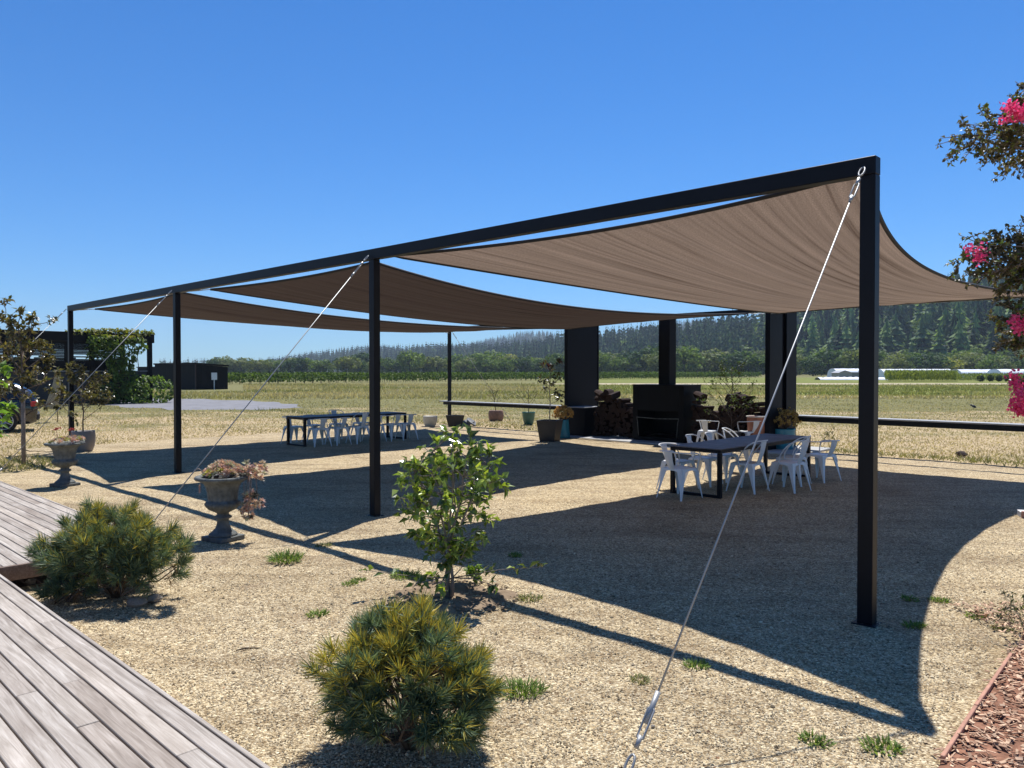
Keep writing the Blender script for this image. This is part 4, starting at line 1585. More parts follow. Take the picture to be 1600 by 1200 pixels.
x, y, _ = px(729, 666)
for i, (dx, dy, tilt, lab) in enumerate(((0, 0, 0.55, 'grey stone slab leaning outermost by the far left back post'), (0.16, 0.12, 0.75, 'grey stone slab lying inner, behind the leaning slab'))):
    q = MB()
    q.bbox(-0.26, 0.26, -0.17, 0.17, -0.025, 0.025, 0.012)
    o = q.build('stone_slab', MAT['slate'])
    o.location = (x + dx, y + dy, 0.12 + 0.02 * i)
    o.rotation_euler = (tilt * 0.7, -0.35 + 0.2 * i, 0.6 + i)
    tag(o, lab, 'slab')
x, y, _ = px(775, 657.5)
lathe_pot('barrel_pot', 'brown barrel-shaped pot in the grass behind the ledge', (x, y, 0.0), pot_profile(0.25, 0.26, 0.40, 0.045), MAT['pot_barrel'])
sapling('potted_shrub', 'sparse little citrus growing in the brown barrel pot', (x, y, 0.36), 1.0, 0.55, 7, 1, 0.07, 0.035, 2.2, (0.12, 0.16, 0.04), (0.27, 0.29, 0.09), 51, 'leaf', clear=0.25, rad=0.018, cat='shrub', bark='bark_dark', lean=(-0.12, 0))
x, y, _ = px(826, 664)
lathe_pot('green_pot', 'dark green glazed pot in the grass behind the ledge', (x, y, 0.0), pot_profile(0.155, 0.235, 0.46, 0.01), MAT['pot_green'])
sapling('potted_shrub', 'thin yellowish shrub growing in the dark green pot', (x, y, 0.42), 0.95, 0.72, 8, 2, 0.045, 0.02, 1.6, (0.20, 0.20, 0.06), (0.35, 0.31, 0.12), 52, 'leaf', clear=0.15, rad=0.014, cat='shrub', bark='bark_dark')
x, y, _ = px(859, 690)
t = thing('square_planter', 'large tapered charcoal square planter left of the tall black panel', 'planter', (x, y, 0.014), ANG + 0.35)
q = MB()
k = 1.30
q.add([(a * (k if c == 0 else 1.22), b_ * (k if c == 0 else 1.22), c * 1.42) for a, b_, c in vs], TAPER)
q.build('body', MAT['pot_black'], t)
sapling('magnolia_tree', 'slender dark-leaved magnolia growing in the charcoal square planter', (x, y, 0.46), 1.95, 0.46, 11, 1, 0.14, 0.065, 3.6, (0.03, 0.032, 0.02), (0.13, 0.12, 0.05), 53, clear=0.3, rad=0.016, top=((0.05, 0.016, 0.02), (0.10, 0.03, 0.03)), bark='twig')
x, y, _ = px(880, 685)
lathe_pot('teal_pot', 'tall teal glazed pot between square planter and black panel', (x, y, 0.014), pot_profile(0.20, 0.155, 0.52, 0.0), MAT['pot_teal'])


def mound(name, label, loc, R, H, n, ca, cb, seed, leafR=0.07):
    r = np.random.default_rng(seed)
    t = thing(name, label, 'succulent', loc, 0)
    q = MB()
    segs = []
    for i in range(n):
        u = unit(r.normal(size=3))
        u[2] = abs(u[2]) * 1.1 - 0.35 * r.random()
        c = np.array((u[0] * R, u[1] * R, H * 0.45 + u[2] * H * 0.55)) * (0.82 + 0.2 * r.random())
        rosette(q, r, c, u + r.normal(size=3) * 0.2, leafR * (0.7 + 0.5 * r.random()), ca, cb, 12)
        if i % 4 == 0:
            segs.append(([np.array((0, 0, 0)), c * np.array((0.5, 0.5, 0.55)), c], np.array((0.014, 0.01, 0.008))))
    q.build('rosettes', MAT['succulent'], t)
    wood(segs, 'stem', MAT['bark'], t)
    return t


mound('jade_plant', 'orange-yellow succulent mound growing in the tall teal pot', (x, y, 0.47), 0.27, 0.48, 120, (0.50, 0.27, 0.06), (0.68, 0.46, 0.16), 61)
x, y, _ = px(1225, 702)
lathe_pot('glazed_pot', 'blue-green glazed pot in front of the right tall black panel', (x - 0.12, y - 0.35, 0.03), pot_profile(0.20, 0.26, 0.50, 0.02), MAT['pot_teal'])
mound('jade_plant', 'brownish yellow succulent mound before the right tall black panel', (x - 0.12, y - 0.35, 0.48), 0.36, 0.55, 170, (0.30, 0.20, 0.05), (0.50, 0.36, 0.12), 62, 0.06)
x, y = 5.84, 18.3
lathe_pot('terracotta_pot', 'tall terracotta pot with pale rim by the right firewood', (x, y, 0.045), pot_profile(0.18, 0.235, 0.78, 0.0), MAT['pot_terra'], MAT['pot_rim'])
x, y = 5.22, 18.25
lathe_pot('dark_pot', 'dark pot holding the tall airy shrub by the fireplace', (x, y, 0.045), pot_profile(0.18, 0.23, 0.42, 0.0), MAT['pot_black'])
sapling('airy_shrub', 'tall airy dark green shrub between fireplace and terracotta pot', (x, y, 0.42), 1.75, 0.72, 20, 2, 0.06, 0.03, 2.6, (0.035, 0.06, 0.02), (0.12, 0.15, 0.04), 63, 'leaf', clear=0.05, rad=0.014, cat='shrub', bark='bark_dark', sub=0.5)
x, y, _ = px(1297, 702)
sapling('weed_shrub', 'small dark weed growing beyond the right end of the near table', (x, y, 0.0), 0.55, 0.22, 8, 1, 0.06, 0.03, 3, (0.05, 0.06, 0.03), (0.16, 0.15, 0.06), 64, 'leaf', clear=0.1, rad=0.006, cat='weed')

# ---- crape myrtle at the right edge: trunk stands in the mulch bed outside the frame
r = np.random.default_rng(77)
tx, ty = 4.55, 5.15
t = thing('crape_myrtle', 'crape myrtle with bronze leaves and pink blossom reaching in from the right', 'tree', (tx, ty, 0.0))
segs, tips, flowers = [], [], []
for a0, rr in ((0.3, 0.05), (2.2, 0.045), (4.3, 0.05)):
    d = np.array((math.cos(a0) * 0.18, math.sin(a0) * 0.18, 1.0))
    segs.append(([np.zeros(3), d * 0.8, d * 1.7 + np.array((0, 0, 0.05)), d * 2.6], np.array((rr, rr * 0.8, rr * 0.6, rr * 0.35))))
OT = np.array((tx, ty, 0))


def rp(xp, yp, Y=5.0):
    return np.array(((xp - 800) / 1200 * Y, Y, EYE + (580 - yp) / 1200 * Y)) - OT


limbs = [((0, 0, 1.9), [(1497, 214), (1500, 232), (1530, 198), (1552, 180), (1565, 230), (1540, 238), (1585, 205), (1595, 255), (1570, 262), (1590, 165), (1610, 140), (1625, 220)], 0.19),
         ((0, 0, 1.3), [(1508, 398), (1512, 410), (1535, 384), (1555, 372), (1580, 400), (1560, 425), (1532, 430), (1595, 430), (1590, 375), (1620, 410), (1575, 440)], 0.17),
         ((0, 0, 1.1), [(1572, 478), (1562, 500), (1580, 515), (1575, 535), (1595, 540), (1590, 500), (1615, 520)], 0.13),
         ((0, 0, 0.9), [(1590, 600), (1600, 625), (1615, 640)], 0.08)]
for j, (o, targets, fan) in enumerate(limbs):
    o = np.array(o, float)
    mid = rp(1660, np.mean([b_ for a, b_ in targets])) * np.array((1, 1, 1))
    segs.append(([o * 0.9, (o + mid) / 2 + np.array((0, 0, -0.05)), mid], np.array((0.022, 0.016, 0.012))))
    for (a, b_) in targets:
        e = rp(a, b_, 5.0 + 0.2 * r.normal() * (0.6 if j else 1))
        d = unit(e - mid)
        m_ = (mid + e) / 2 + r.normal(size=3) * 0.03
        segs.append(([mid, m_, e], np.array((0.008, 0.005, 0.003))))
        for k in range(15):
            st = mid + (e - mid) * (0.35 + 0.65 * r.random())
            en = st + unit(d + r.normal(size=3) * 0.75) * (0.10 + 0.09 * r.random()) * (fan / 0.17)
            segs.append(([st, en], np.array((0.003, 0.002))))
            tips.append((st, en, unit(en - st)))
        tips.append((mid + (e - mid) * 0.75, e, d))
for (a, b_, n) in ((1572, 170, 4), (1583, 178, 5), (1596, 182, 5), (1566, 188, 2), (1600, 165, 3), (1523, 390, 1), (1527, 404, 3), (1518, 386, 1), (1585, 505, 2), (1594, 518, 3), (1600, 506, 2), (1588, 600, 3), (1592, 615, 5), (1582, 630, 3), (1598, 628, 6), (1596, 642, 5), (1588, 590, 2)):
    for i in range(n):
        flowers.append(rp(a + r.normal() * 3, b_ + r.normal() * 3, 4.66 + 0.06 * r.normal()))
# the rest of the crown, outside the frame
for i in range(420):
    u = unit(r.normal(size=3))
    c = np.array((0.35, 0.1, 3.1)) + u * np.array((0.95, 1.0, 1.15)) * (0.45 + 0.55 * r.random())
    if c[0] + tx < 0.69 * (c[1] + ty):
        continue
    en = c + unit(u + r.normal(size=3) * 0.4) * 0.2
    tips.append((c, en, unit(en - c)))
wood(segs, 'trunk', MAT['twig'], t, 5)
q = MB()
tip_leaves(q, r, tips, 12, 0.034, 0.023, (0.06, 0.058, 0.028), (0.15, 0.115, 0.058), 0.0, 1.0, 0.25)
tip_leaves(q, r, [a for a in tips if r.random() < 0.3], 7, 0.034, 0.024, (0.10, 0.13, 0.03), (0.2, 0.24, 0.05), 0.1, 1.0, 0.2)
q.build('crown', MAT['leaf_semi'], t)
q = MB()
P = np.concatenate([f + r.normal(size=(26, 3)) * 0.017 for f in flowers])
quads(q, P, r.normal(size=(len(P), 3)), 0.016 + 0.012 * r.random(len(P)), mixc(r, len(P), (0.62, 0.03, 0.14), (0.85, 0.16, 0.32), 0.1), r, 0.8)
q.build('blossom', MAT['petal'], t)

# ---- mulch bed in the right corner, edging board, chips
edge_pts = [px(1478, 1206), px(1506, 1165), px(1530, 1122), px(1556, 1080), px(1585, 1036), px(1600, 1010)]
poly = [(a[0], a[1]) for a in edge_pts] + [(4.2, 6.2), (6.2, 6.4), (6.0, 2.6), (2.0, 2.6), (1.55, 3.1)]
q = MB()
q.add([(a, b_, 0.034) for a, b_ in poly], [tuple(range(len(poly)))])
tag(q.build('mulch_ground', MAT['mulch']), 'red-brown bark mulch bed in the lower right corner', kind='structure')
q = MB()
n = 9500
cxs, cys = 1.9 + 3.0 * r.random(n), 2.9 + 3.2 * r.random(n)
lim = np.interp(cys, [a[1] for a in edge_pts], [a[0] for a in edge_pts])
ok = cxs > lim - 0.10 * r.random(n) ** 3
cxs, cys = cxs[ok], cys[ok]
n = len(cxs)
ang = r.random(n) * 6.283
Ls, Ws = 0.008 + 0.020 * r.random(n), 0.003 + 0.007 * r.random(n)
A = np.stack((np.cos(ang), np.sin(ang), r.normal(size=n) * 0.25), 1) * Ls[:, None]
B = np.stack((-np.sin(ang), np.cos(ang), r.normal(size=n) * 0.3), 1) * Ws[:, None]
Cn = np.stack((cxs, cys, 0.042 + 0.012 * r.random(n)), 1)
H3 = np.array((0, 0, 0.003))
vs8 = np.stack((Cn - A - B, Cn + A - B * 0.6, Cn + A * 0.9 + B, Cn - A * 0.9 + B * 0.8, Cn - A - B + H3, Cn + A - B * 0.6 + H3, Cn + A * 0.9 + B + H3, Cn - A * 0.9 + B * 0.8 + H3), 1).reshape(-1, 3)
F = np.concatenate([(np.arange(n) * 8)[:, None] + np.array(f) for f in ((4, 5, 6, 7), (0, 1, 5, 4), (1, 2, 6, 5), (2, 3, 7, 6), (3, 0, 4, 7))])
q.add(vs8, F, np.repeat(mixc(r, n, (0.28, 0.15, 0.09), (0.66, 0.45, 0.29), 0.2), 8, 0))
tag(q.build('wood_chips', MAT['attr']), 'red and tan wood chips covering the mulch bed', 'mulch', kind='stuff')
t = thing('edging_board', 'thin reddish timber edging along the mulch bed', 'edging', (0, 0, 0))
for a, b_ in ((0, 2), (2, 4)):
    p0, p1 = np.array(edge_pts[a][:2]), np.array(edge_pts[b_][:2])
    d = p1 - p0
    q = MB()
    q.bbox(0, float(np.linalg.norm(d)) - 0.003, -0.010, 0.010, -0.04, 0.062, 0.003)
    o = q.build('board', MAT['edging'], t)
    o.location = (p0[0], p0[1], 0)
    o.rotation_euler = (0, 0.004, math.atan2(d[1], d[0]))
# raised bed corner with a pale cap, further back at the right edge
x, y, _ = px(1592, 812)
t = thing('raised_bed', 'corner of a timber-edged bed with a pale capping at the right edge', 'raised bed', (x + 0.06, y, 0), -0.35)
q = MB()
q.bbox(0, 1.6, 0.0, 0.04, 0, 0.10, 0.004)
q.build('board', MAT['edging'], t)
q = MB()
q.bbox(0.0, 1.6, 0.041, 0.24, 0.0, 0.085, 0.004)
q.build('capping', MAT['white_slab'], t)


# ---- weeds and small litter on the gravel
def weed_mesh(seed, n=70, R=0.09, H=0.07, ca=(0.10, 0.17, 0.035), cb=(0.25, 0.32, 0.09)):
    r = np.random.default_rng(seed)
    q = MB()
    a, f = r.random(n) * 6.283, np.sqrt(r.random(n))
    P = np.stack((R * f * np.cos(a), 0.8 * R * f * np.sin(a), np.zeros(n)), 1)
    D = np.stack((np.cos(a) * f * 0.8, np.sin(a) * f * 0.8, np.ones(n)), 1) + r.normal(size=(n, 3)) * 0.35
    D[:, 2] = np.abs(D[:, 2])
    L = H * (0.5 + 0.7 * r.random(n))
    leaves(q, P, D, L, 0.009 + 0.007 * r.random(n), mixc(r, n, ca, cb, 0.15), r, 0.1, 0.25)
    return q.mesh('weed_tuft', MAT['grass'])


WM = [weed_mesh(i, 260, 0.17, 0.10) for i in range(2)] + [weed_mesh(5 + i, 90, 0.08, 0.05) for i in range(3)] + [weed_mesh(9, 120, 0.11, 0.06, (0.16, 0.17, 0.07), (0.33, 0.32, 0.16))]
spots = [(445, 880, 0, 1.0, 'broad bright grass tuft on the gravel between urn and shrub'), (495, 966, 2, 1.0, 'small grass tuft on the gravel left of the foreground pine'),
         (505, 858, 5, 0.8, 'faint grass patch where the beam shadow meets the post shadow'), (632, 905, 1, 0.7, 'grass tuft just left of the young shrub'),
         (560, 912, 3, 0.7, 'tiny weed left of the young shrub ring'), (805, 872, 2, 0.9, 'dark weed in the sail shade right of the young shrub'), (828, 940, 5, 0.9, 'pale grass patch right of the young shrub'),
         (815, 1090, 1, 0.75, 'grass tuft touching the right side of the foreground pine'), (1090, 1050, 3, 0.9, 'tiny weed below the long beam shadow'), (1278, 1172, 2, 0.9, 'small weed on the gravel at the bottom, left of the pair'),
         (1383, 1180, 3, 1.1, 'small weed on the gravel near the bottom, nearest the edging'), (1432, 985, 2, 1.0, 'dark weed in the shade right of the nearest post, lower one'), (1470, 943, 4, 0.9, 'dark weed at the shade edge right of the nearest post'),
         (1424, 940, 3, 0.8, 'dark weed deeper in the shade right of the nearest post'), (1530, 967, 2, 1.0, 'sunlit green weed on the gravel right of the sail shadow'), (1000, 1072, 5, 0.6, 'faint weed patch beside the guy wire'),
         (545, 918, 4, 0.8, 'tiny green sprig on the open gravel behind the foreground pine'), (1570, 988, 5, 0.6, 'pale weed patch near the mulch bed')]
for xp, yp, k, s_, lab in spots:
    x, y, _ = px(xp, yp)
    o = link('weed_tuft', WM[k], None, (x, y, float(gz(x, y)) - 0.004), random.random() * 6)
    o.scale = (s_,) * 3
    tag(o, lab, 'weed', 'weeds growing through the gravel')
x, y, _ = px(742, 918)
sapling('ground_plant', 'low leafy green plant right of the shrub stems', (x, y, 0.05), 0.10, 0.11, 9, 0, 0.075, 0.045, 4, (0.09, 0.16, 0.03), (0.2, 0.28, 0.05), 71, 'leaf', clear=0.1, rad=0.004, cat='plant')
x, y, _ = px(1597, 1012)
sapling('ground_plant', 'dark feathery plant at the right edge of the mulch bed', (x + 0.05, y, 0.03), 0.26, 0.22, 14, 1, 0.035, 0.012, 5, (0.05, 0.06, 0.03), (0.14, 0.15, 0.07), 72, 'leaf', clear=0.05, rad=0.004, cat='plant')
q = MB()
q.tube([(-0.075, -0.03, 0.012), (-0.03, -0.005, 0.018), (0.03, 0.015, 0.014), (0.085, 0.02, 0.01)], [0.004, 0.005, 0.004, 0.003], 5)
o = q.build('fallen_twig', MAT['bark_dark'], None, True)
x, y, _ = px(386, 1022)
o.location = (x, y, 0.012)
tag(o, 'short dark twig lying on the gravel near the deck', 'twig')
sm_ = [clod_mesh(80 + i, MAT['stone'], 0.2) for i in range(3)]
for i, (xp, yp, s_, lab) in enumerate(((210, 952, 0.085, 'rough brown stone at the foot of the bluish pine'), (238, 944, 0.065, 'smaller stone right of the brown stone by the pine'), (1503, 714, 0.13, 'dark squarish stone at the grass edge on the right'),
                                       (45, 917, 0.05, 'pale flat stone beside the deck end'), (1022, 1186 - 40, 0.014, 'pebble beside the guy wire anchor'))):
    x, y, _ = px(xp, yp)
    o = link('stone', sm_[i % 3], None, (x, y, 0.02 + s_ * 0.25), i)
    o.scale = (s_, s_ * 0.85, s_ * 0.9)
    if i == 2:
        o.data = clod_mesh(99, MAT['bark_dark'], 0.15)
    tag(o, lab, 'stone')

# fallen leaves and bigger stones strewn over the gravel
n = 260
yy = 3.2 + 9.0 * r.random(n * 3) ** 1.3
xx = (r.random(n * 3) * 2 - 1) * 0.68 * yy
s_, p_ = to_sp(xx, yy)
ok = (p_ > 1.75) & ~((s_ < -7.4) & (p_ < 3.05)) & (xx < 2.0 + (yy - 3.68) * 0.9)
xx, yy = xx[ok][:n], yy[ok][:n]
n = len(xx)
q = MB()
P = np.stack((xx, yy, gz(xx, yy) + 0.006), 1)
D = np.stack((r.normal(size=n), r.normal(size=n), 0.12 * r.normal(size=n)), 1)
cc = mixc(r, n, (0.13, 0.07, 0.04), (0.36, 0.20, 0.10), 0.2)
leaves(q, P, D, 0.012 + 0.026 * r.random(n) ** 2, 0.008 + 0.012 * r.random(n), cc, r, 0.2, 0.2)
tag(q.build('leaf_litter', MAT['attr']), 'small dry leaves and bits scattered over the gravel', 'leaf litter', kind='stuff')
# ------------------------------------------------------------------ far setting: hills, woods, vineyard, buildings
r = np.random.default_rng(101)


def ridge(tab):
    """rows (photo x, ridge height in photo px above the horizon, distance) -> arrays of ground X, Y and height"""
    a = np.array(tab, float)
    xi = np.linspace(a[0, 0], a[-1, 0], 150)
    e = np.interp(xi, a[:, 0], a[:, 1])
    e = np.convolve(np.pad(e, 2, 'edge'), np.ones(5) / 5, 'valid')
    d = np.interp(xi, a[:, 0], a[:, 2])
    d = np.convolve(np.pad(d, 4, 'edge'), np.ones(9) / 9, 'valid')
    return (xi - 800) / 1200, d, e


def hill(name, tab, foot, back, tree, label):
    k, d, e = ridge(tab)
    H = np.maximum(EYE + e * d / 1200 - tree, 0.5)
    rows = []
    ts = np.concatenate((np.linspace(0, 1, 16), [1.25, 1.6]))
    for t in ts:
        D = d * (foot + (1 - foot) * t)
        if t <= 1:
            z = H * (0.25 * t + 0.75 * (t * t * (3 - 2 * t))) - 0.3 * (t == 0)
        else:
            D = d * (1 + (t - 1) * back)
            z = H * (1 - ((t - 1) / 0.6)) - 0.3 * (t > 1.5)
        z = z + H * 0.04 * np.sin(k * 23 + 5 * t) * np.sin(t * math.pi) ** 2
        rows.append(np.stack((k * D, D, z), 1))
    G = np.array(rows)
    q = MB()
    n0, n1 = G.shape[:2]
    id_ = np.arange(n0 * n1).reshape(n0, n1)
    q.add(G.reshape(-1, 3), np.stack((id_[:-1, :-1], id_[:-1, 1:], id_[1:, 1:], id_[1:, :-1]), -1).reshape(-1, 4))
    o = q.build(name, MAT['hillground'], None, True)
    tag(o, label, kind='structure')
    return G


near_tab = [(250, 2, 2050), (360, 6, 2000), (420, 16, 1950), (460, 25, 1900), (520, 34, 1850), (560, 39, 1800), (640, 40, 1650), (700, 42, 1500), (760, 43, 1350), (830, 48, 1200),
            (865, 56, 1120), (890, 60, 1080), (950, 62, 1000), (1000, 69, 940), (1050, 73, 880), (1100, 80, 830), (1200, 98, 760), (1300, 112, 700), (1400, 124, 650), (1500, 146, 610), (1600, 156, 590), (1750, 165, 580), (2100, 170, 600)]
far_tab = [(520, 28, 2700), (640, 36, 2700), (720, 42, 2700), (780, 55, 2650), (815, 62, 2600), (842, 64, 2600), (865, 60, 2600), (900, 52, 2600), (980, 66, 2600), (1060, 78, 2600), (1180, 84, 2600)]
GN = hill('near_hill', near_tab, 0.60, 0.5, 20, 'forested ridge rising to the right beyond the fields')
GF = hill('far_hill', far_tab, 0.80, 0.3, 20, 'hazy blue far hill behind the ridge')


def conifer(seed, ca, cb, tiers=9, spokes=8):
    """unit-height conifer: returns verts, tris, colours"""
    r = np.random.default_rng(seed)
    vs, F, C = [], [], []
    wid = 0.19 + 0.06 * r.random()
    for i in range(tiers):
        f = i / (tiers - 1)
        z = 0.10 + 0.86 * f
        R = wid * (1 - f) ** 0.85 + 0.012
        for k in range(spokes):
            a = 2 * math.pi * (k + 0.5 * (i % 2) + 0.3 * r.random()) / spokes
            rr = R * (0.65 + 0.6 * r.random())
            da = math.pi / spokes * 1.2
            b0 = len(vs)
            vs += [(0, 0, z + 0.10 + 0.02 * r.random()), (rr * 0.75 * math.cos(a - da), rr * 0.75 * math.sin(a - da), z - 0.02), (rr * math.cos(a), rr * math.sin(a), z - 0.035 * r.random()), (rr * 0.75 * math.cos(a + da), rr * 0.75 * math.sin(a + da), z - 0.02)]
            F += [(b0, b0 + 1, b0 + 2), (b0, b0 + 2, b0 + 3)]
            t = r.random()
            c = np.array(ca) * (1 - t) + np.array(cb) * t
            C += [c * 0.9, c, c * 1.1, c]
    return np.array(vs), np.array(F), np.array(C)


def broadleaf(seed, ca, cb, n=1000, size=0.078, lobes=10):
    """unit-height round tree crown made of leaf clumps"""
    r = np.random.default_rng(seed)
    q = MB()
    per = n // lobes
    for i in range(lobes):
        a = i * 2.4 + r.random()
        f = 0.12 + 0.26 * math.sqrt(r.random()) if i else 0.0
        c = np.array((f * math.cos(a), f * math.sin(a), 0.36 + 0.42 * r.random() * (1 - f) if i else 0.66))
        R = 0.15 + 0.09 * r.random()
        u = unit(r.normal(size=(per, 3)))
        P = c + u * R * (0.65 + 0.4 * r.random((per, 1))) * np.array((1, 1, 0.85))
        t = r.random()
        base = np.array(ca) * (1 - t) + np.array(cb) * t
        quads(q, P, u + 0.6 * r.normal(size=(per, 3)), size * (0.6 + 0.8 * r.random(per)), np.clip(base * (1 + 0.22 * r.normal(size=(per, 1))), 0.004, 1), r, 0.8)
    m = n // 5                                              # low skirt of foliage
    u = unit(r.normal(size=(m, 3)))
    P = np.array((0, 0, 0.2)) + u * np.array((0.30, 0.30, 0.17))
    quads(q, P, u + 0.6 * r.normal(size=(m, 3)), size, np.clip(np.array(ca) * (1 + 0.2 * r.normal(size=(m, 1))), 0.004, 1), r, 0.8)
    return q


DK, MD = (0.042, 0.072, 0.038), (0.115, 0.16, 0.065)
con = [conifer(200 + i, np.array(DK) * (0.45 + 0.26 * i), np.array(MD) * (0.45 + 0.26 * i) * (np.array((1.2, 1.15, 0.8)) if i > 4 else 1), 10, 8) for i in range(7)]
con_lo = [conifer(220 + i, DK, MD, 6, 6) for i in range(4)]
decid_lo = []
for i in range(3):
    q = broadleaf(240 + i, (0.085, 0.125, 0.036), (0.16, 0.20, 0.055), 130, 0.13, 6)
    decid_lo.append((np.concatenate(q.v), np.concatenate([f for f, _ in q.f]), np.concatenate(q.c)))


def on_hill(G, col, t):
    """interpolated point on the face of a hill; col and t in 0..1"""
    i = t * 15
    i0 = np.minimum(i.astype(int), 14)
    c = col * (G.shape[1] - 1)
    c0 = np.minimum(c.astype(int), G.shape[1] - 2)
    fi, fc = (i - i0)[:, None], (c - c0)[:, None]
    return (G[i0, c0] * (1 - fi) * (1 - fc) + G[i0 + 1, c0] * fi * (1 - fc) + G[i0, c0 + 1] * (1 - fi) * fc + G[i0 + 1, c0 + 1] * fi * fc)


def forest(name, label, P, hts, wids, protos, r, tone):
    q = MB()
    pick = r.integers(0, len(protos), len(P))
    rot = r.random(len(P)) * 6.283
    for j, (v, f, c) in enumerate(protos):
        s_ = np.where(pick == j)[0]
        if len(s_) == 0:
            continue
        cs, sn = np.cos(rot[s_])[:, None], np.sin(rot[s_])[:, None]
        X = (v[None, :, 0] * cs - v[None, :, 1] * sn) * wids[s_][:, None] + P[s_, 0:1]
        Y = (v[None, :, 0] * sn + v[None, :, 1] * cs) * wids[s_][:, None] + P[s_, 1:2]
        Z = v[None, :, 2] * hts[s_][:, None] + P[s_, 2:3] - 0.4
        C = c[None] * tone[s_][:, None, None]
        F = (f[None] + (np.arange(len(s_)) * len(v))[:, None, None]).reshape(-1, f.shape[1])
        q.add(np.stack((X, Y, Z), -1).reshape(-1, 3), F, C.reshape(-1, 3))
    return tag(q.build(name, MAT['leaf_far']), label, 'forest', kind='stuff')


n = 6800
col = r.random(n)
t_ = 0.06 + 0.96 * r.random(n)
cut = (col > 0.49) & (r.random(n) < 0.62)
col, t_ = col[~cut], t_[~cut]
t_ = np.minimum(t_, 1.0)
P = on_hill(GN, col, t_)
keep = P[:, 2] > -1
P = P[keep]
xp = P[:, 0] / P[:, 1] * 1200 + 800
near = (xp > 1195) & (xp < 1640)
Pn = P[near]
Pr = P[~near]
hts = 15 + 11 * r.random(len(Pr))
forest('conifer_forest', 'dense dark conifer forest covering the ridge', Pr, hts, hts * (0.85 + 0.5 * r.random(len(Pr))), con_lo, r, 0.5 + 1.1 * r.random(len(Pr)) ** 1.5)
n = 900
Pd = on_hill(GN, r.random(n), 0.05 + 0.75 * r.random(n) ** 1.3)
hts = 9 + 7 * r.random(n)
forest('broadleaf_wood', 'lighter broadleaf wood mixed into the lower slopes of the ridge', Pd, hts, hts * (1.0 + 0.4 * r.random(n)), decid_lo, r, 0.8 + 0.9 * r.random(n))
n = 2600
Pb = on_hill(GF, r.random(n), np.minimum(0.3 + 0.75 * r.random(n), 1))
hts = 17 + 9 * r.random(n)
forest('distant_forest', 'blue hazy conifer forest on the farthest hill', Pb, hts, hts * 1.2, con_lo, r, 0.8 + 0.5 * r.random(n))

# the nearest hillside on the right: conifers one can tell apart
con_me = []
for i, (v, f, c) in enumerate(con):
    q = MB()
    q.add(v, f, c)
    con_me.append(q.mesh('crown', MAT['leaf_far']))
q = MB()
q.tube([(0, 0, -0.05), (0, 0, 0.9)], [0.014, 0.003], 5)
con_trunk = q.mesh('trunk', MAT['bark_dark'])
order = np.argsort(Pn[:, 1])
for i, j in enumerate(order[:260]):
    h = 12 + 19 * r.random() ** 1.2
    o = thing('conifer_tree', 'dark conifer standing on the near wooded hillside right of the black panels', 'tree', tuple(Pn[j]), r.random() * 6.28, 'conifers on the near hillside')
    w = h * (0.8 + 0.85 * r.random())
    o.scale = (w, w, h)
    link('crown', con_me[r.integers(0, 7)], o)
    link('trunk', con_trunk, o)
Ps = Pn[order[260:]]
hts = 17 + 11 * r.random(len(Ps))
forest('hillside_forest', 'conifers massed on the upper right hillside', Ps, hts, hts * (0.9 + 0.5 * r.random(len(Ps))), con, r, 0.6 + 0.9 * r.random(len(Ps)))

# belt of rounded trees behind the vineyard and greenhouses, each a tree of its own
KINDS = [('olive green round tree in the belt beyond the fields', (0.12, 0.145, 0.05), (0.20, 0.215, 0.08)), ('mid green round tree in the belt beyond the fields', (0.08, 0.125, 0.038), (0.15, 0.20, 0.055)),
         ('dark green round tree in the belt beyond the fields', (0.038, 0.07, 0.03), (0.085, 0.125, 0.045)), ('yellow-green round tree in the belt beyond the fields', (0.22, 0.23, 0.06), (0.32, 0.31, 0.09))]
crowns = {}
for k, (lab, ca, cb) in enumerate(KINDS):
    for j in range(3):
        crowns[(k, j)] = broadleaf(300 + 10 * k + j, ca, cb).mesh('crown', MAT['leaf_far'])
q = MB()
q.tube([(0, 0, -0.02), (0.01, 0, 0.3), (0, 0.01, 0.6)], [0.028, 0.02, 0.008], 6)
q.tube([(0.01, 0, 0.28), (0.14, 0.05, 0.55)], [0.014, 0.005], 5)
q.tube([(0.01, 0, 0.25), (-0.13, -0.06, 0.5)], [0.014, 0.005], 5)
tree_trunk = q.mesh('trunk', MAT['bark_dark'])


def belt_tree(xpos, Y, h, k):
    o = thing('broadleaf_tree', KINDS[k][0], 'tree', ((xpos - 800) / 1200 * Y, Y, 0), r.random() * 6.28, ('olive', 'mid green', 'dark green', 'yellow-green')[k] + ' trees of the belt')
    w = h * (0.9 + 0.5 * r.random())
    o.scale = (w, w, h)
    link('crown', crowns[(k, int(r.integers(0, 3)))], o)
    link('trunk', tree_trunk, o)


for xpos in np.arange(335, 1720, 14.0):
    X0 = xpos + r.normal() * 5
    tall = 1.0 + 0.35 * math.exp(-((X0 - 1080) / 160) ** 2)
    Y = np.interp(X0, [340, 700, 1000, 1250, 1700], [420, 400, 370, 330, 320]) * (1 + 0.05 * r.normal())
    belt_tree(X0, Y, (8.0 + 4.6 * r.random()) * tall, int(r.choice(4, p=(0.34, 0.36, 0.24, 0.06))))
for xpos in np.arange(560, 1720, 30.0):
    X0 = xpos + r.normal() * 8
    belt_tree(X0, np.interp(X0, [340, 1250, 1700], [470, 400, 380]) * (1 + 0.05 * r.normal()), 11 + 5 * r.random(), int(r.choice(4, p=(0.3, 0.34, 0.32, 0.04))))
HB = ['light green broadleaf tree among the conifers of the right hillside', 'mid green broadleaf tree among the conifers of the right hillside', 'deep green broadleaf tree among the conifers of the right hillside']
colh = 0.51 + 0.24 * r.random(110)
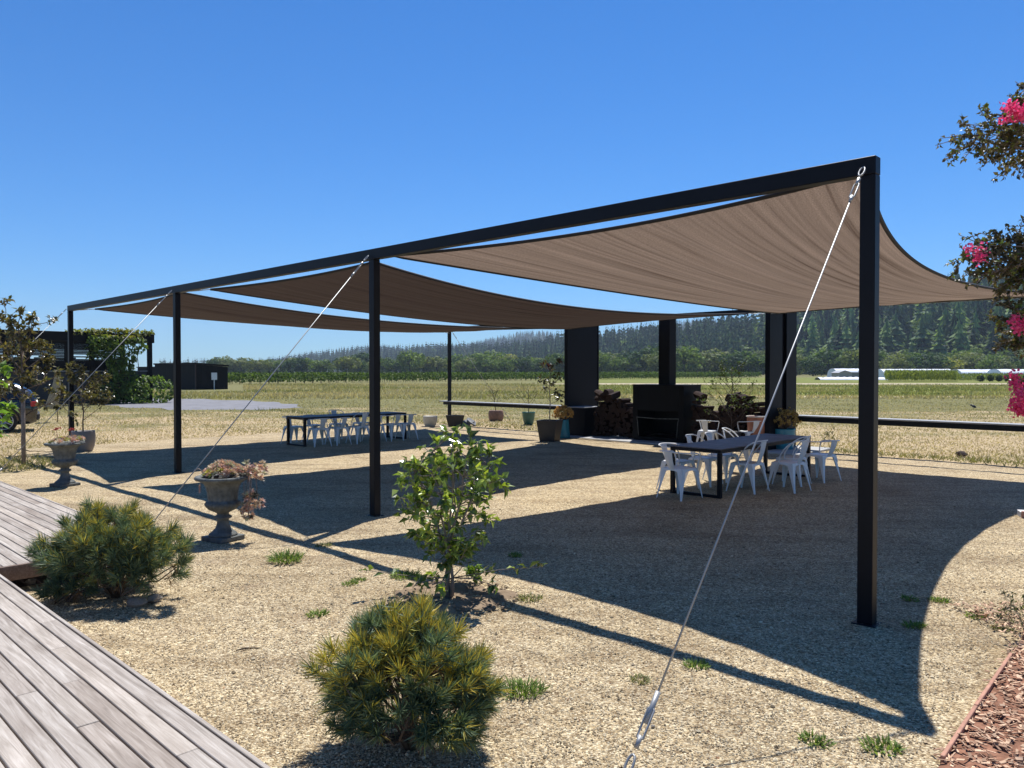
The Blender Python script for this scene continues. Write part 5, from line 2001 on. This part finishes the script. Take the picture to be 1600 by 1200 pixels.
Ph = on_hill(GN, colh, 0.02 + 0.62 * r.random(110) ** 1.3)
for i in range(110):
    k = int(r.choice(3, p=(0.35, 0.4, 0.25)))
    o = thing('hillside_tree', HB[k], 'tree', tuple(Ph[i]), r.random() * 6.28, ('light', 'mid', 'deep')[k] + ' green trees of the right hillside')
    h = 10 + 8 * r.random()
    w = h * (0.9 + 0.5 * r.random())
    o.scale = (w, w, h)
    link('crown', crowns[((0, 1, 2)[k], int(r.integers(0, 3)))], o)
    link('trunk', tree_trunk, o)
for xpos in (360, 372, 385, 398, 415):
    belt_tree(xpos, 520, 9 + 2 * r.random(), 2)

# vineyard: rows of trellised vines running parallel to the far edge of the court
q = MB()
for i in range(16):
    s = -104.5 - 2.6 * i
    p0, p1 = 16.0, 214.0
    nl = int((p1 - p0) * (40 if i < 2 else (14 if i < 6 else 7)))
    pp = p0 + (p1 - p0) * r.random(nl)
    ztop = 1.62 + 0.10 * np.sin(pp * 2.1 + i) + 0.06 * np.sin(pp * 5.3)
    zz = 0.28 + (ztop - 0.28) * r.random(nl) ** 0.8
    ss = s + (r.random(nl) - 0.5) * 0.7
    PP = ss[:, None] * U + pp[:, None] * V
    PP[:, 2] = zz
    quads(q, PP, r.normal(size=(nl, 3)) + np.array((0.2, -0.4, 0.5)), 0.26 + 0.16 * r.random(nl), mixc(r, nl, (0.05, 0.085, 0.02), (0.12, 0.17, 0.035), 0.2), r, 0.8)
    if i < 3:
        for p_ in np.arange(p0, p1, 1.5):
            x, y, _ = SP(s, p_)
            q.tube([(x, y, 0), (x + 0.03, y, 0.75)], 0.03, 4, (0.06, 0.045, 0.03), cap=False)
        for p_ in np.arange(p0, p1, 6.0):
            x, y, _ = SP(s, p_)
            q.tube([(x, y, 0), (x, y, 1.85)], 0.035, 4, (0.05, 0.05, 0.045), cap=False)
tag(q.build('vineyard_rows', MAT['leaf_far']), 'long green vineyard rows beyond the dry field', 'vineyard', kind='stuff')

# crops on the right
q = MB()
n = 7000
xp_ = 1383 + 112 * r.random(n)
Yc = 138 + 26 * r.random(n) ** 1.3
Z = 0.15 + 1.5 * r.random(n)
P = np.stack(((xp_ - 800) / 1200 * Yc, Yc, Z), 1)
P[:, 0] = np.maximum(P[:, 0], 68 + 0.35 * (Yc - 138))
D = r.normal(size=(n, 3)) * 0.3 + np.array((0, 0, 1.0))
cc = mixc(r, n, (0.11, 0.15, 0.03), (0.28, 0.31, 0.07), 0.15)
leaves(q, P, D, 0.7, 0.16, cc, r)
tag(q.build('tall_crop', MAT['grass']), 'tall yellow-green crop rows in front of the greenhouses', 'crop', kind='stuff')
q = MB()
n = 3600
xp_ = 1495 + 160 * r.random(n)
Yc = 146 + 16 * r.random(n)
Z = 0.05 + 1.15 * r.random(n)
P = np.stack(((xp_ - 800) / 1200 * Yc, Yc, Z), 1)
leaves(q, P, r.normal(size=(n, 3)) * 0.4 + np.array((0, 0, 1.0)), 0.5, 0.16, mixc(r, n, (0.09, 0.13, 0.03), (0.24, 0.28, 0.07), 0.15), r)
tag(q.build('low_crop', MAT['grass']), 'lower bushy crop rows at the right before the greenhouses', 'crop', kind='stuff')
for i, xp_ in enumerate((1532, 1548, 1561, 1574, 1588, 1604)):
    Yc = 141
    q = MB()
    u = unit(r.normal(size=(150, 3)))
    quads(q, u * np.array((0.62, 0.62, 0.62)) * (0.7 + 0.35 * r.random((150, 1))) + np.array((0, 0, 0.6)), u + 0.4 * r.normal(size=(150, 3)), 0.3, mixc(r, 150, (0.02, 0.035, 0.015), (0.05, 0.07, 0.03), 0.2), r)
    o = q.build('dark_bush', MAT['leaf_far'])
    o.location = ((xp_ - 800) / 1200 * Yc, Yc, 0)
    tag(o, 'small dark bush in the row before the right greenhouses', 'bush', 'dark bushes before the greenhouses')


# white hoop greenhouses
def hoop_house(label, x0, x1, y, wid, h, end=True):
    t = thing('hoop_greenhouse', label, 'greenhouse', (x0, y, 0), 0.02, 'white hoop greenhouses')
    Lh = x1 - x0
    nb = max(3, int(Lh / 3))
    q = MB()
    m = 14
    vs, F = [], []
    for i in range(nb * 2 + 1):
        x = Lh * i / (nb * 2)
        sag = 0.985 if i % 2 else 1.0
        for k in range(m + 1):
            a = math.pi * k / m
            vs.append((x, wid / 2 * math.cos(a) * sag, h * math.sin(a) ** 0.7 * sag))
    for i in range(nb * 2):
        for k in range(m):
            F.append((i * (m + 1) + k, i * (m + 1) + k + 1, (i + 1) * (m + 1) + k + 1, (i + 1) * (m + 1) + k))
    q.add(vs, F)
    q.build('film_cover', MAT['poly'], t, True)
    for xe in (0.0, Lh):
        q = MB()
        pts = [(xe, wid / 2 * math.cos(math.pi * k / m) * 0.98, h * math.sin(math.pi * k / m) ** 0.7 * 0.98) for k in range(m + 1)]
        q.add(pts, [tuple(range(m + 1))])
        q.build('end_wall', MAT['poly'], t)
    for i in range(0, nb + 1, 2):
        q = MB()
        x = Lh * i / nb
        q.tube([(x, wid / 2 * 1.005 * math.cos(math.pi * k / m), h * 1.006 * math.sin(math.pi * k / m) ** 0.7) for k in range(m + 1)], 0.04, 4)
        q.build('hoop', MAT['galv_grey'], t)
    return t


def gx(xp_, Y):
    return (xp_ - 800) / 1200 * Y


hoop_house('white hoop greenhouse farthest left, behind the gabled shed', gx(1300, 232), gx(1352, 232), 232, 7, 2.7)
hoop_house('long white hoop greenhouse behind the tall crop', gx(1372, 225), gx(1482, 225), 225, 7, 2.55)
hoop_house('white hoop greenhouse second from the right', gx(1492, 228), gx(1548, 228), 228, 7, 2.45)
hoop_house('white hoop greenhouse at the far right edge', gx(1553, 222), gx(1680, 222), 222, 7, 2.5)
t = thing('gabled_shed', 'small beige gabled shed in front of the left greenhouse', 'shed', (gx(1311, 214), 214, 0), 0.0)
q = MB()
q.add([(0, 0, 0), (3.6, 0, 0), (3.6, 0, 1.5), (1.6, 0, 2.1), (0, 0, 1.5), (0, 5, 0), (3.6, 5, 0), (3.6, 5, 1.5), (1.6, 5, 2.1), (0, 5, 1.5)], [(0, 1, 2, 3, 4), (9, 8, 7, 6, 5), (0, 4, 9, 5), (1, 6, 7, 2)])
q.build('wall', MAT['beige_end'], t)
q = MB()
q.add([(-0.2, -0.2, 1.46), (1.6, -0.2, 2.16), (3.8, -0.2, 1.46), (3.8, 5.2, 1.46), (1.6, 5.2, 2.16), (-0.2, 5.2, 1.46)], [(0, 1, 4, 5), (1, 2, 3, 4)])
q.build('roof', MAT['galv_grey'], t)
q = MB()
q.bbox(3.0, 7.0, 0.3, 4.0, 0, 1.6, 0.02)
q.build('lean_to', MAT['pot_grey'], t)
# low fleece tunnels on the ground
for i, (xa, xb, Y, lab) in enumerate(((1277, 1384, 168, 'long white fleece row cover lying nearest on the crop field'), (1288, 1372, 176, 'white fleece row cover lying behind the nearest one'))):
    q = MB()
    x0, x1 = gx(xa, Y), gx(xb, Y)
    vs, F = [], []
    for j in range(25):
        x = x0 + (x1 - x0) * j / 24
        for k in range(7):
            a = math.pi * k / 6
            vs.append((x, Y + 1.6 * math.cos(a), (0.55 + 0.08 * math.sin(j * 2.3)) * math.sin(a) + 0.003))
    for j in range(24):
        for k in range(6):
            F.append((j * 7 + k, j * 7 + k + 1, j * 7 + 8 + k, j * 7 + 7 + k))
    q.add(vs, F)
    tag(q.build('row_cover', MAT['poly'], None, True), lab, 'row cover')

# ---- black shed on the left
cor = px(306, 609)
t = thing('black_shed', 'low flat-roofed black shed at the end of the grey track', 'shed', (cor[0], cor[1], 0), ANG)
q = MB()
for i in range(18):
    q.bbox(-10.6 + i * 0.589, -10.6 + i * 0.589 + 0.575, 0, 0.06, 0, 2.62, 0.004)
q.build('front_wall', MAT['shed'], t)
q = MB()
for i in range(6):
    q.bbox(-0.06, 0.0, 0.062 + i * 0.56, 0.062 + i * 0.56 + 0.545, 0, 2.60 - 0.05 * i, 0.004)
q.build('side_wall', MAT['shed'], t)
q = MB()
q.add([(-10.7, -0.12, 2.63), (0.1, -0.12, 2.63), (0.1, 3.5, 2.40), (-10.7, 3.5, 2.40), (-10.7, -0.12, 2.78), (0.1, -0.12, 2.78), (0.1, 3.5, 2.55), (-10.7, 3.5, 2.55)],
      [(0, 1, 2, 3), (7, 6, 5, 4), (0, 4, 5, 1), (1, 5, 6, 2), (2, 6, 7, 3), (3, 7, 4, 0)])
q.build('roof', MAT['shed'], t)
q = MB()
q.bbox(-0.10, 0.03, -0.05, 0.03, 0, 2.62, 0.004)
q.build('corner_post', MAT['rust'], t)
q = MB()
q.bbox(0.03, 0.10, 1.6, 2.2, 1.0, 1.75, 0.01)
q.tube([(0.06, 1.9, 0), (0.06, 1.9, 1.0)], 0.05, 5)
q.build('electric_box', MAT['white_box'], t)
q = MB()
q.bbox(-16.5, -10.72, 0.3, 3.3, 0, 2.3, 0.02)
q.bbox(-16.6, -10.72, 0.2, 3.4, 2.301, 2.42, 0.02)
q.build('annex', MAT['shed'], t)

# ---- black slatted pergola building with climbing vine
bx, by = -28.6, 39.3
t = thing('slatted_pergola', 'black slatted pergola building on the left behind the magnolia', 'building', (bx, by, 0), ANG + math.pi / 2)
Lp = 9.9
for i in range(4):
    for yv in (0.0, 4.5):
        q = MB()
        xx_ = (Lp - 0.24) * i / 3
        q.bbox(xx_, xx_ + 0.24, yv, yv + 0.24, 0, 3.6, 0.01)
        q.build('post', MAT['shed'], t)
q = MB()
q.bbox(-0.1, Lp + 0.1, -0.06, 0.30, 3.601, 4.12, 0.01)
q.bbox(-0.1, Lp + 0.1, 4.44, 4.80, 3.601, 4.12, 0.01)
q.bbox(-0.1, 0.2, 0.31, 4.43, 3.62, 4.10, 0.01)
q.bbox(Lp - 0.2, Lp + 0.1, 0.31, 4.43, 3.62, 4.10, 0.01)
q.build('roof_beam', MAT['shed'], t)
q = MB()
for i in range(20):
    q.box(0.3 + i * 0.47, 0.36 + i * 0.47, 0.31, 4.43, 3.66, 4.0)
q.build('roof_slats', MAT['shed'], t)
rs = random.Random(8)
q = MB()
z = 1.93
while z < 3.58:
    x = 0.26
    while x < Lp - 1.6:
        ln = rs.uniform(0.4, 1.3)
        lo = 2.55 < z < 3.05
        if not (lo and rs.random() < 0.16):
            q.box(x, min(x + ln, Lp - 1.6), 0.10, 0.13, z, z + (0.081 if not lo else 0.074))
        x += ln + 0.004
    z += 0.083
q.build('slat_screen', MAT['shed'], t)
q = MB()
for i in range(17):
    q.box(0.25, Lp - 0.25, 0.15, 0.18, 0.05 + i * 0.109, 0.05 + i * 0.109 + 0.10)
q.build('lower_screen', MAT['pot_black'], t)
q = MB()
q.box(0.25, Lp - 0.25, 0.09, 0.2, 1.89, 1.925)
q.build('top_rail', MAT['galv_grey'], t)
q = MB()
q.box(0.25, Lp - 0.4, 4.55, 4.6, 0.0, 2.5)
q.build('back_wall', MAT['shed'], t)
# vine
tv = thing('climbing_vine', 'leafy green vine climbing over the right end of the black pergola', 'vine', (bx, by, 0), ANG + math.pi / 2)
segs = []
q = MB()
P = []
for i in range(3000):
    k = r.random()
    if k < 0.18:                                            # along the roof edge
        x = 5.3 + 4.7 * r.random()
        P.append((x, -0.1 + 0.5 * r.random(), 4.05 + 0.32 * r.random() * (0.4 + 0.6 * min(1, (x - 5.3) / 2.5))))
    elif k < 0.70:                                          # curtain
        z = 4.0 * r.random()
        w = 1.3 + 0.5 * math.sin(z * 2.2)
        P.append((8.1 + w * (r.random() - 0.5) * 1.7 - 0.15 * z * 0.5, -0.35 - 0.25 * r.random(), z))
    elif k < 0.93:                                          # mound at the foot
        u = unit(r.normal(size=3))
        P.append((9.4 + 1.5 * u[0], -0.6 + 0.8 * u[1], 0.75 + 0.85 * u[2]))
    else:
        z = 2.6 + 1.3 * r.random()
        P.append((6.2 + 1.5 * r.random(), -0.2, z))
P = np.array(P)
n = len(P)
D = r.normal(size=(n, 3)) * 0.7 + np.array((0, -0.5, -0.4))
cc = mixc(r, n, (0.06, 0.105, 0.025), (0.17, 0.23, 0.045), 0.2)
hi = P[:, 2] > 3.9
cc[hi] = mixc(r, hi.sum(), (0.13, 0.15, 0.03), (0.28, 0.25, 0.05), 0.15)
leaves(q, P, D, 0.20, 0.18, cc, r)
q.build('foliage', MAT['leaf'], tv)
for i in range(5):
    x = 7.6 + 0.35 * i
    segs.append(([np.array((x, -0.25, 0)), np.array((x + 0.1, -0.22, 1.4)), np.array((x - 0.05, -0.2, 2.8)), np.array((x + 0.2, -0.1, 4.1))], np.array((0.03, 0.025, 0.02, 0.012))))
wood(segs, 'stem', MAT['bark_dark'], tv)
# dry netting hanging on the screen behind the leftmost post
q = MB()
vs, F = [], []
gx0, gy0, _ = px(88, 660)
for j in range(9):
    f = j / 8
    for k in range(8):
        a = 2 * math.pi * k / 8
        w = 0.10 + 0.16 * f + 0.03 * math.sin(5 * f + k)
        vs.append((w * math.cos(a) - 0.18 * f * f, 0.5 * w * math.sin(a), 1.75 - 1.25 * f))
for j in range(8):
    for k in range(8):
        F.append((j * 8 + k, j * 8 + (k + 1) % 8, (j + 1) * 8 + (k + 1) % 8, (j + 1) * 8 + k))
F.append(tuple(range(8)))
q.add(vs, F)
q.tube([(0, 0, 1.74), (0.02, 0, 1.95)], 0.012, 5)
q.tube([(0.02, 0.02, 0.0), (0.02, 0.0, 1.95)], 0.02, 6)
o = q.build('hanging_net', MAT['hessian'], None, True)
o.location = (gx0, gy0, 0)
tag(o, 'straw coloured netting bundle hanging beside the leftmost front post', 'netting')

# ---- black car at the left edge (only the rear quarter is in view)
wx, wy, _ = px(5, 677)
t = thing('parked_car', 'rear of a black parked car at the left edge', 'car', (wx, wy, 0), 0.56)
# profile stations along x: rear at +0.87, front at -3.75 (rear axle at x = 0)
st_x = [0.90, 0.86, 0.70, 0.35, -0.2, -0.9, -1.6, -2.1, -2.7, -3.3, -3.65, -3.72]
belt = [0.80, 0.94, 1.00, 1.02, 1.02, 1.00, 0.98, 0.96, 0.93, 0.86, 0.72, 0.62]
roof = [0.82, 1.06, 1.30, 1.50, 1.60, 1.62, 1.56, 1.36, 1.02, 0.92, 0.75, 0.63]
low = [0.42, 0.32, 0.26, 0.24, 0.24, 0.22, 0.22, 0.22, 0.22, 0.24, 0.28, 0.40]
hw = [0.70, 0.84, 0.90, 0.93, 0.94, 0.94, 0.94, 0.94, 0.93, 0.88, 0.78, 0.70]
q = MB()
vs, F = [], []
for i in range(12):
    b0, r0, l0, w0 = belt[i], roof[i], low[i], hw[i]
    rw = w0 * 0.70 if r0 - b0 > 0.2 else w0 * 0.9
    ring = [(-w0 * 0.92, l0), (-w0, l0 + 0.15), (-w0, b0 - 0.1), (-w0 * 0.97, b0), (-rw, r0 - 0.04), (-rw * 0.8, r0), (rw * 0.8, r0), (rw, r0 - 0.04), (w0 * 0.97, b0), (w0, b0 - 0.1), (w0, l0 + 0.15), (w0 * 0.92, l0)]
    vs += [(st_x[i], 0.94 + yv, zv) for yv, zv in ring]
for i in range(11):
    for k in range(12):
        k2 = (k + 1) % 12
        F.append((i * 12 + k, i * 12 + k2, i * 12 + 12 + k2, i * 12 + 12 + k))
F += [tuple(range(11, -1, -1)), tuple(11 * 12 + k for k in range(12))]
q.add(vs, F)
q.build('body', MAT['car_paint'], t, True)
for sg, y0 in ((-1, 0.94 - 0.945), (1, 0.94 + 0.945)):
    for (xa, xb) in ((0.42, -0.55), (-0.62, -1.75)):
        q = MB()
        y1 = 0.94 + sg * 0.72
        q.add([(xa + 0.1, 0.94 + sg * 0.925, 1.04), (xb, 0.94 + sg * 0.925, 1.02), (xb + 0.05, y1, 1.50), (xa - 0.15, y1, 1.46)], [(0, 1, 2, 3)])
        q.build('side_window', MAT['car_glass'], t)
q = MB()
q.add([(0.74, 0.3, 1.10), (0.74, 1.58, 1.10), (0.42, 1.45, 1.48), (0.42, 0.43, 1.48)], [(0, 1, 2, 3)])
q.build('rear_window', MAT['car_glass'], t)
for y0, xw in ((0.0, 0.0), (1.66, 0.0), (0.0, -2.75), (1.66, -2.75)):
    w_ = link('wheel', None, t, (xw, y0 + 0.11, 0.36))
    q = MB()
    prof = [(0.25, -0.11), (0.33, -0.115), (0.362, -0.08), (0.362, 0.08), (0.33, 0.115), (0.25, 0.11)]
    q.lathe(prof, 32)
    o = q.build('tyre', MAT['rubber'], w_, True)
    o.rotation_euler = (math.pi / 2, 0, 0)
    q = MB()
    ring = [(0.245 * math.cos(a), -0.119, 0.245 * math.sin(a)) for a in np.linspace(0, 2 * math.pi, 33)[:-1]]
    q.tube(ring, 0.014, 5, closed=True)
    for k in range(10):
        a = 2 * math.pi * k / 10
        q.tube([(0.04 * math.cos(a), -0.115, 0.04 * math.sin(a)), (0.24 * math.cos(a + 0.12), -0.12, 0.24 * math.sin(a + 0.12))], [0.022, 0.014], 5)
    q.tube([(0, -0.10, 0), (0, -0.13, 0)], 0.05, 10)
    q.build('rim', MAT['alloy'], w_, True)
    q = MB()
    ring = [(0.42 * math.cos(a), -0.125 if y0 < 1 else 0.12, 0.42 * math.sin(a)) for a in np.linspace(-0.2, math.pi + 0.2, 24)]
    q.tube(ring, 0.03, 5)
    q.build('wheel_arch', MAT['rubber'], w_, True)
for y0 in (0.02, 1.58):
    q = MB()
    q.bbox(0.70, 0.885, y0, y0 + 0.28, 0.80, 0.96, 0.02)
    q.build('tail_light', MAT['tail_red'], t)
q = MB()
q.bbox(0.55, 0.95, 0.12, 1.76, 0.36, 0.60, 0.05)
q.build('bumper', MAT['pot_black'], t)

# ---- small bird in the field on the right
x, y, _ = px(1522, 640)
t = thing('bird', 'small black and white bird standing in the dry field', 'bird', (x, y, 0.0), 2.6)
q = MB()
prof = [(0.0, -0.13), (0.022, -0.12), (0.055, -0.06), (0.068, 0.0), (0.058, 0.06), (0.038, 0.095), (0.036, 0.115), (0.042, 0.14), (0.034, 0.165), (0.012, 0.185), (0.0, 0.215)]
q.lathe(prof, 12)
o = q.build('body', MAT['bird_black'], t, True)
o.rotation_euler = (0, math.radians(62), 0)
o.location = (0, 0, 0.16)
q = MB()
q.add([(-0.09, -0.03, 0.13), (-0.09, 0.03, 0.13), (-0.28, 0.02, 0.09), (-0.28, -0.02, 0.09), (-0.09, 0, 0.145), (-0.28, 0, 0.10)], [(0, 4, 5, 3), (4, 1, 2, 5), (0, 3, 2, 1)])
q.build('tail', MAT['bird_black'], t)
q = MB()
q.lathe([(0, -0.05), (0.05, -0.02), (0.055, 0.03), (0, 0.06)], 10, c=(0.02, 0, 0.132))
q.build('belly', MAT['bird_white'], t, True)
for yv in (-0.025, 0.025):
    q = MB()
    q.tube([(0, yv, 0.11), (0.005, yv, 0.0)], 0.005, 5)
    q.build('leg', MAT['bird_black'], t)

# ---- dry grass of the field close to the court
n = 230000
yy = 11.0 + 55.0 * r.random(n) ** 1.6
xx = (r.random(n) * 2 - 1) * 0.72 * yy
s_, p_ = to_sp(xx, yy)
out = (p_ > 18.0 + 0.15 * r.normal(size=n)) | (s_ < -21.4) | ((s_ < -16.8) & (p_ < 4.9) & (p_ > 3.1))
pad_ = (s_ > -15.2) & (s_ < -7.2) & (p_ < 18.9) & (p_ > 16)
RP = np.array(pts_road)
road_ = np.zeros(n, bool)
for (xa, ya), (xb, yb) in zip(RP, np.roll(RP, -1, 0)):
    cr = ((ya > yy) != (yb > yy)) & (xx < (xb - xa) * (yy - ya) / (yb - ya + 1e-12) + xa)
    road_ ^= cr
fade = r.random(n) < np.clip((64 - yy) / 30, 0, 1)
ok = out & ~pad_ & ~road_ & fade
xx, yy, s_, p_ = xx[ok], yy[ok], s_[ok], p_[ok]
n = len(xx)
patch = np.sin(xx * 0.9 + 1.3 * np.sin(yy * 0.5)) * np.sin(yy * 0.7 + 0.8 * np.sin(xx * 0.4)) + 0.5 * np.sin(xx * 2.3 + yy * 1.9)
strip = np.exp(-((p_ - 18.4) / 0.5) ** 2) * 0.9 + np.exp(-((s_ + 18) / 1.5) ** 2) * (p_ < 6) * 0.8
gfac = np.clip(0.18 + 0.28 * patch + 0.012 * (yy - 22) + strip, 0, 1)[:, None]
cc = mixc(r, n, (0.40, 0.30, 0.175), (0.60, 0.49, 0.32), 0.12) * (1 - gfac) + mixc(r, n, (0.14, 0.145, 0.06), (0.30, 0.28, 0.13), 0.15) * gfac
hgt = (0.025 + 0.06 * r.random(n) ** 2) * (0.7 + 0.8 * gfac[:, 0]) * (1 + 1.0 * strip * r.random(n))
P = np.stack((xx, yy, np.zeros(n)), 1)
D = r.normal(size=(n, 3)) * np.array((0.7, 0.7, 0.1)) + np.array((0, 0, 0.8))
side = unit(np.cross(D, r.normal(size=(n, 3)))) * (0.004 + 0.0004 * yy)[:, None]
tip = P + unit(D) * hgt[:, None] * 1.3
q = MB()
q.add(np.stack((P - side, P + side, tip), 1).reshape(-1, 3), (np.arange(n) * 3)[:, None] + np.arange(3), np.repeat(cc, 3, 0))
n = 46000
yy = 52 + 62 * r.random(n)
xx = (r.random(n) * 1.5 - 0.75) * yy
gm = np.clip(0.35 + 0.35 * np.sin(xx * 0.21 + 1.7 * np.sin(yy * 0.13)) + 0.3 * np.sin(yy * 0.4 + xx * 0.07) + 0.35 * (xx > 8) * (yy > 60), 0, 1)[:, None]
sx_, sp_2 = to_sp(xx, yy)
ok = (sx_ > -104) & ~((yy > 107) & (xx > 5)) & ~((xx < -0.35 * yy) & (yy > 70))
cc = mixc(r, n, (0.36, 0.28, 0.16), (0.54, 0.44, 0.28), 0.12) * (1 - gm) + mixc(r, n, (0.11, 0.13, 0.04), (0.26, 0.26, 0.09), 0.2) * gm
P = np.stack((xx, yy, np.zeros(n)), 1)
D = r.normal(size=(n, 3)) * np.array((0.5, 0.5, 0.1)) + np.array((0, 0, 0.9))
side = unit(np.cross(D, np.array((0.1, 1.0, 0.0)))) * 0.035
tip = P + unit(D) * (0.10 + 0.22 * r.random((n, 1)))
tri = np.stack((P - side, P + side, tip), 1)[ok].reshape(-1, 3)
q.add(tri, (np.arange(ok.sum()) * 3)[:, None] + np.arange(3), np.repeat(cc[ok], 3, 0))
tag(q.build('dry_grass', MAT['grass']), 'short dry grass and weeds of the field beyond the gravel', 'grass', kind='stuff')

# ---- summer haze over the valley
q = MB()
q.box(-3600, 3600, -160, 4300, -1.5, 260)
hm = bpy.data.materials.new('valley_haze')
hm.use_nodes = True
hn = hm.node_tree
for nn in list(hn.nodes):
    if nn.type != 'OUTPUT_MATERIAL':
        hn.nodes.remove(nn)
ho = next(nn for nn in hn.nodes if nn.type == 'OUTPUT_MATERIAL')
pv_ = hn.nodes.new('ShaderNodeVolumePrincipled')
pv_.inputs['Color'].default_value = (0.72, 0.84, 1.0, 1)
pv_.inputs['Density'].default_value = 0.00016
hn.links.new(pv_.outputs[0], ho.inputs['Volume'])
tag(q.build('haze', hm), 'thin bluish summer haze over the valley', 'haze', kind='stuff')
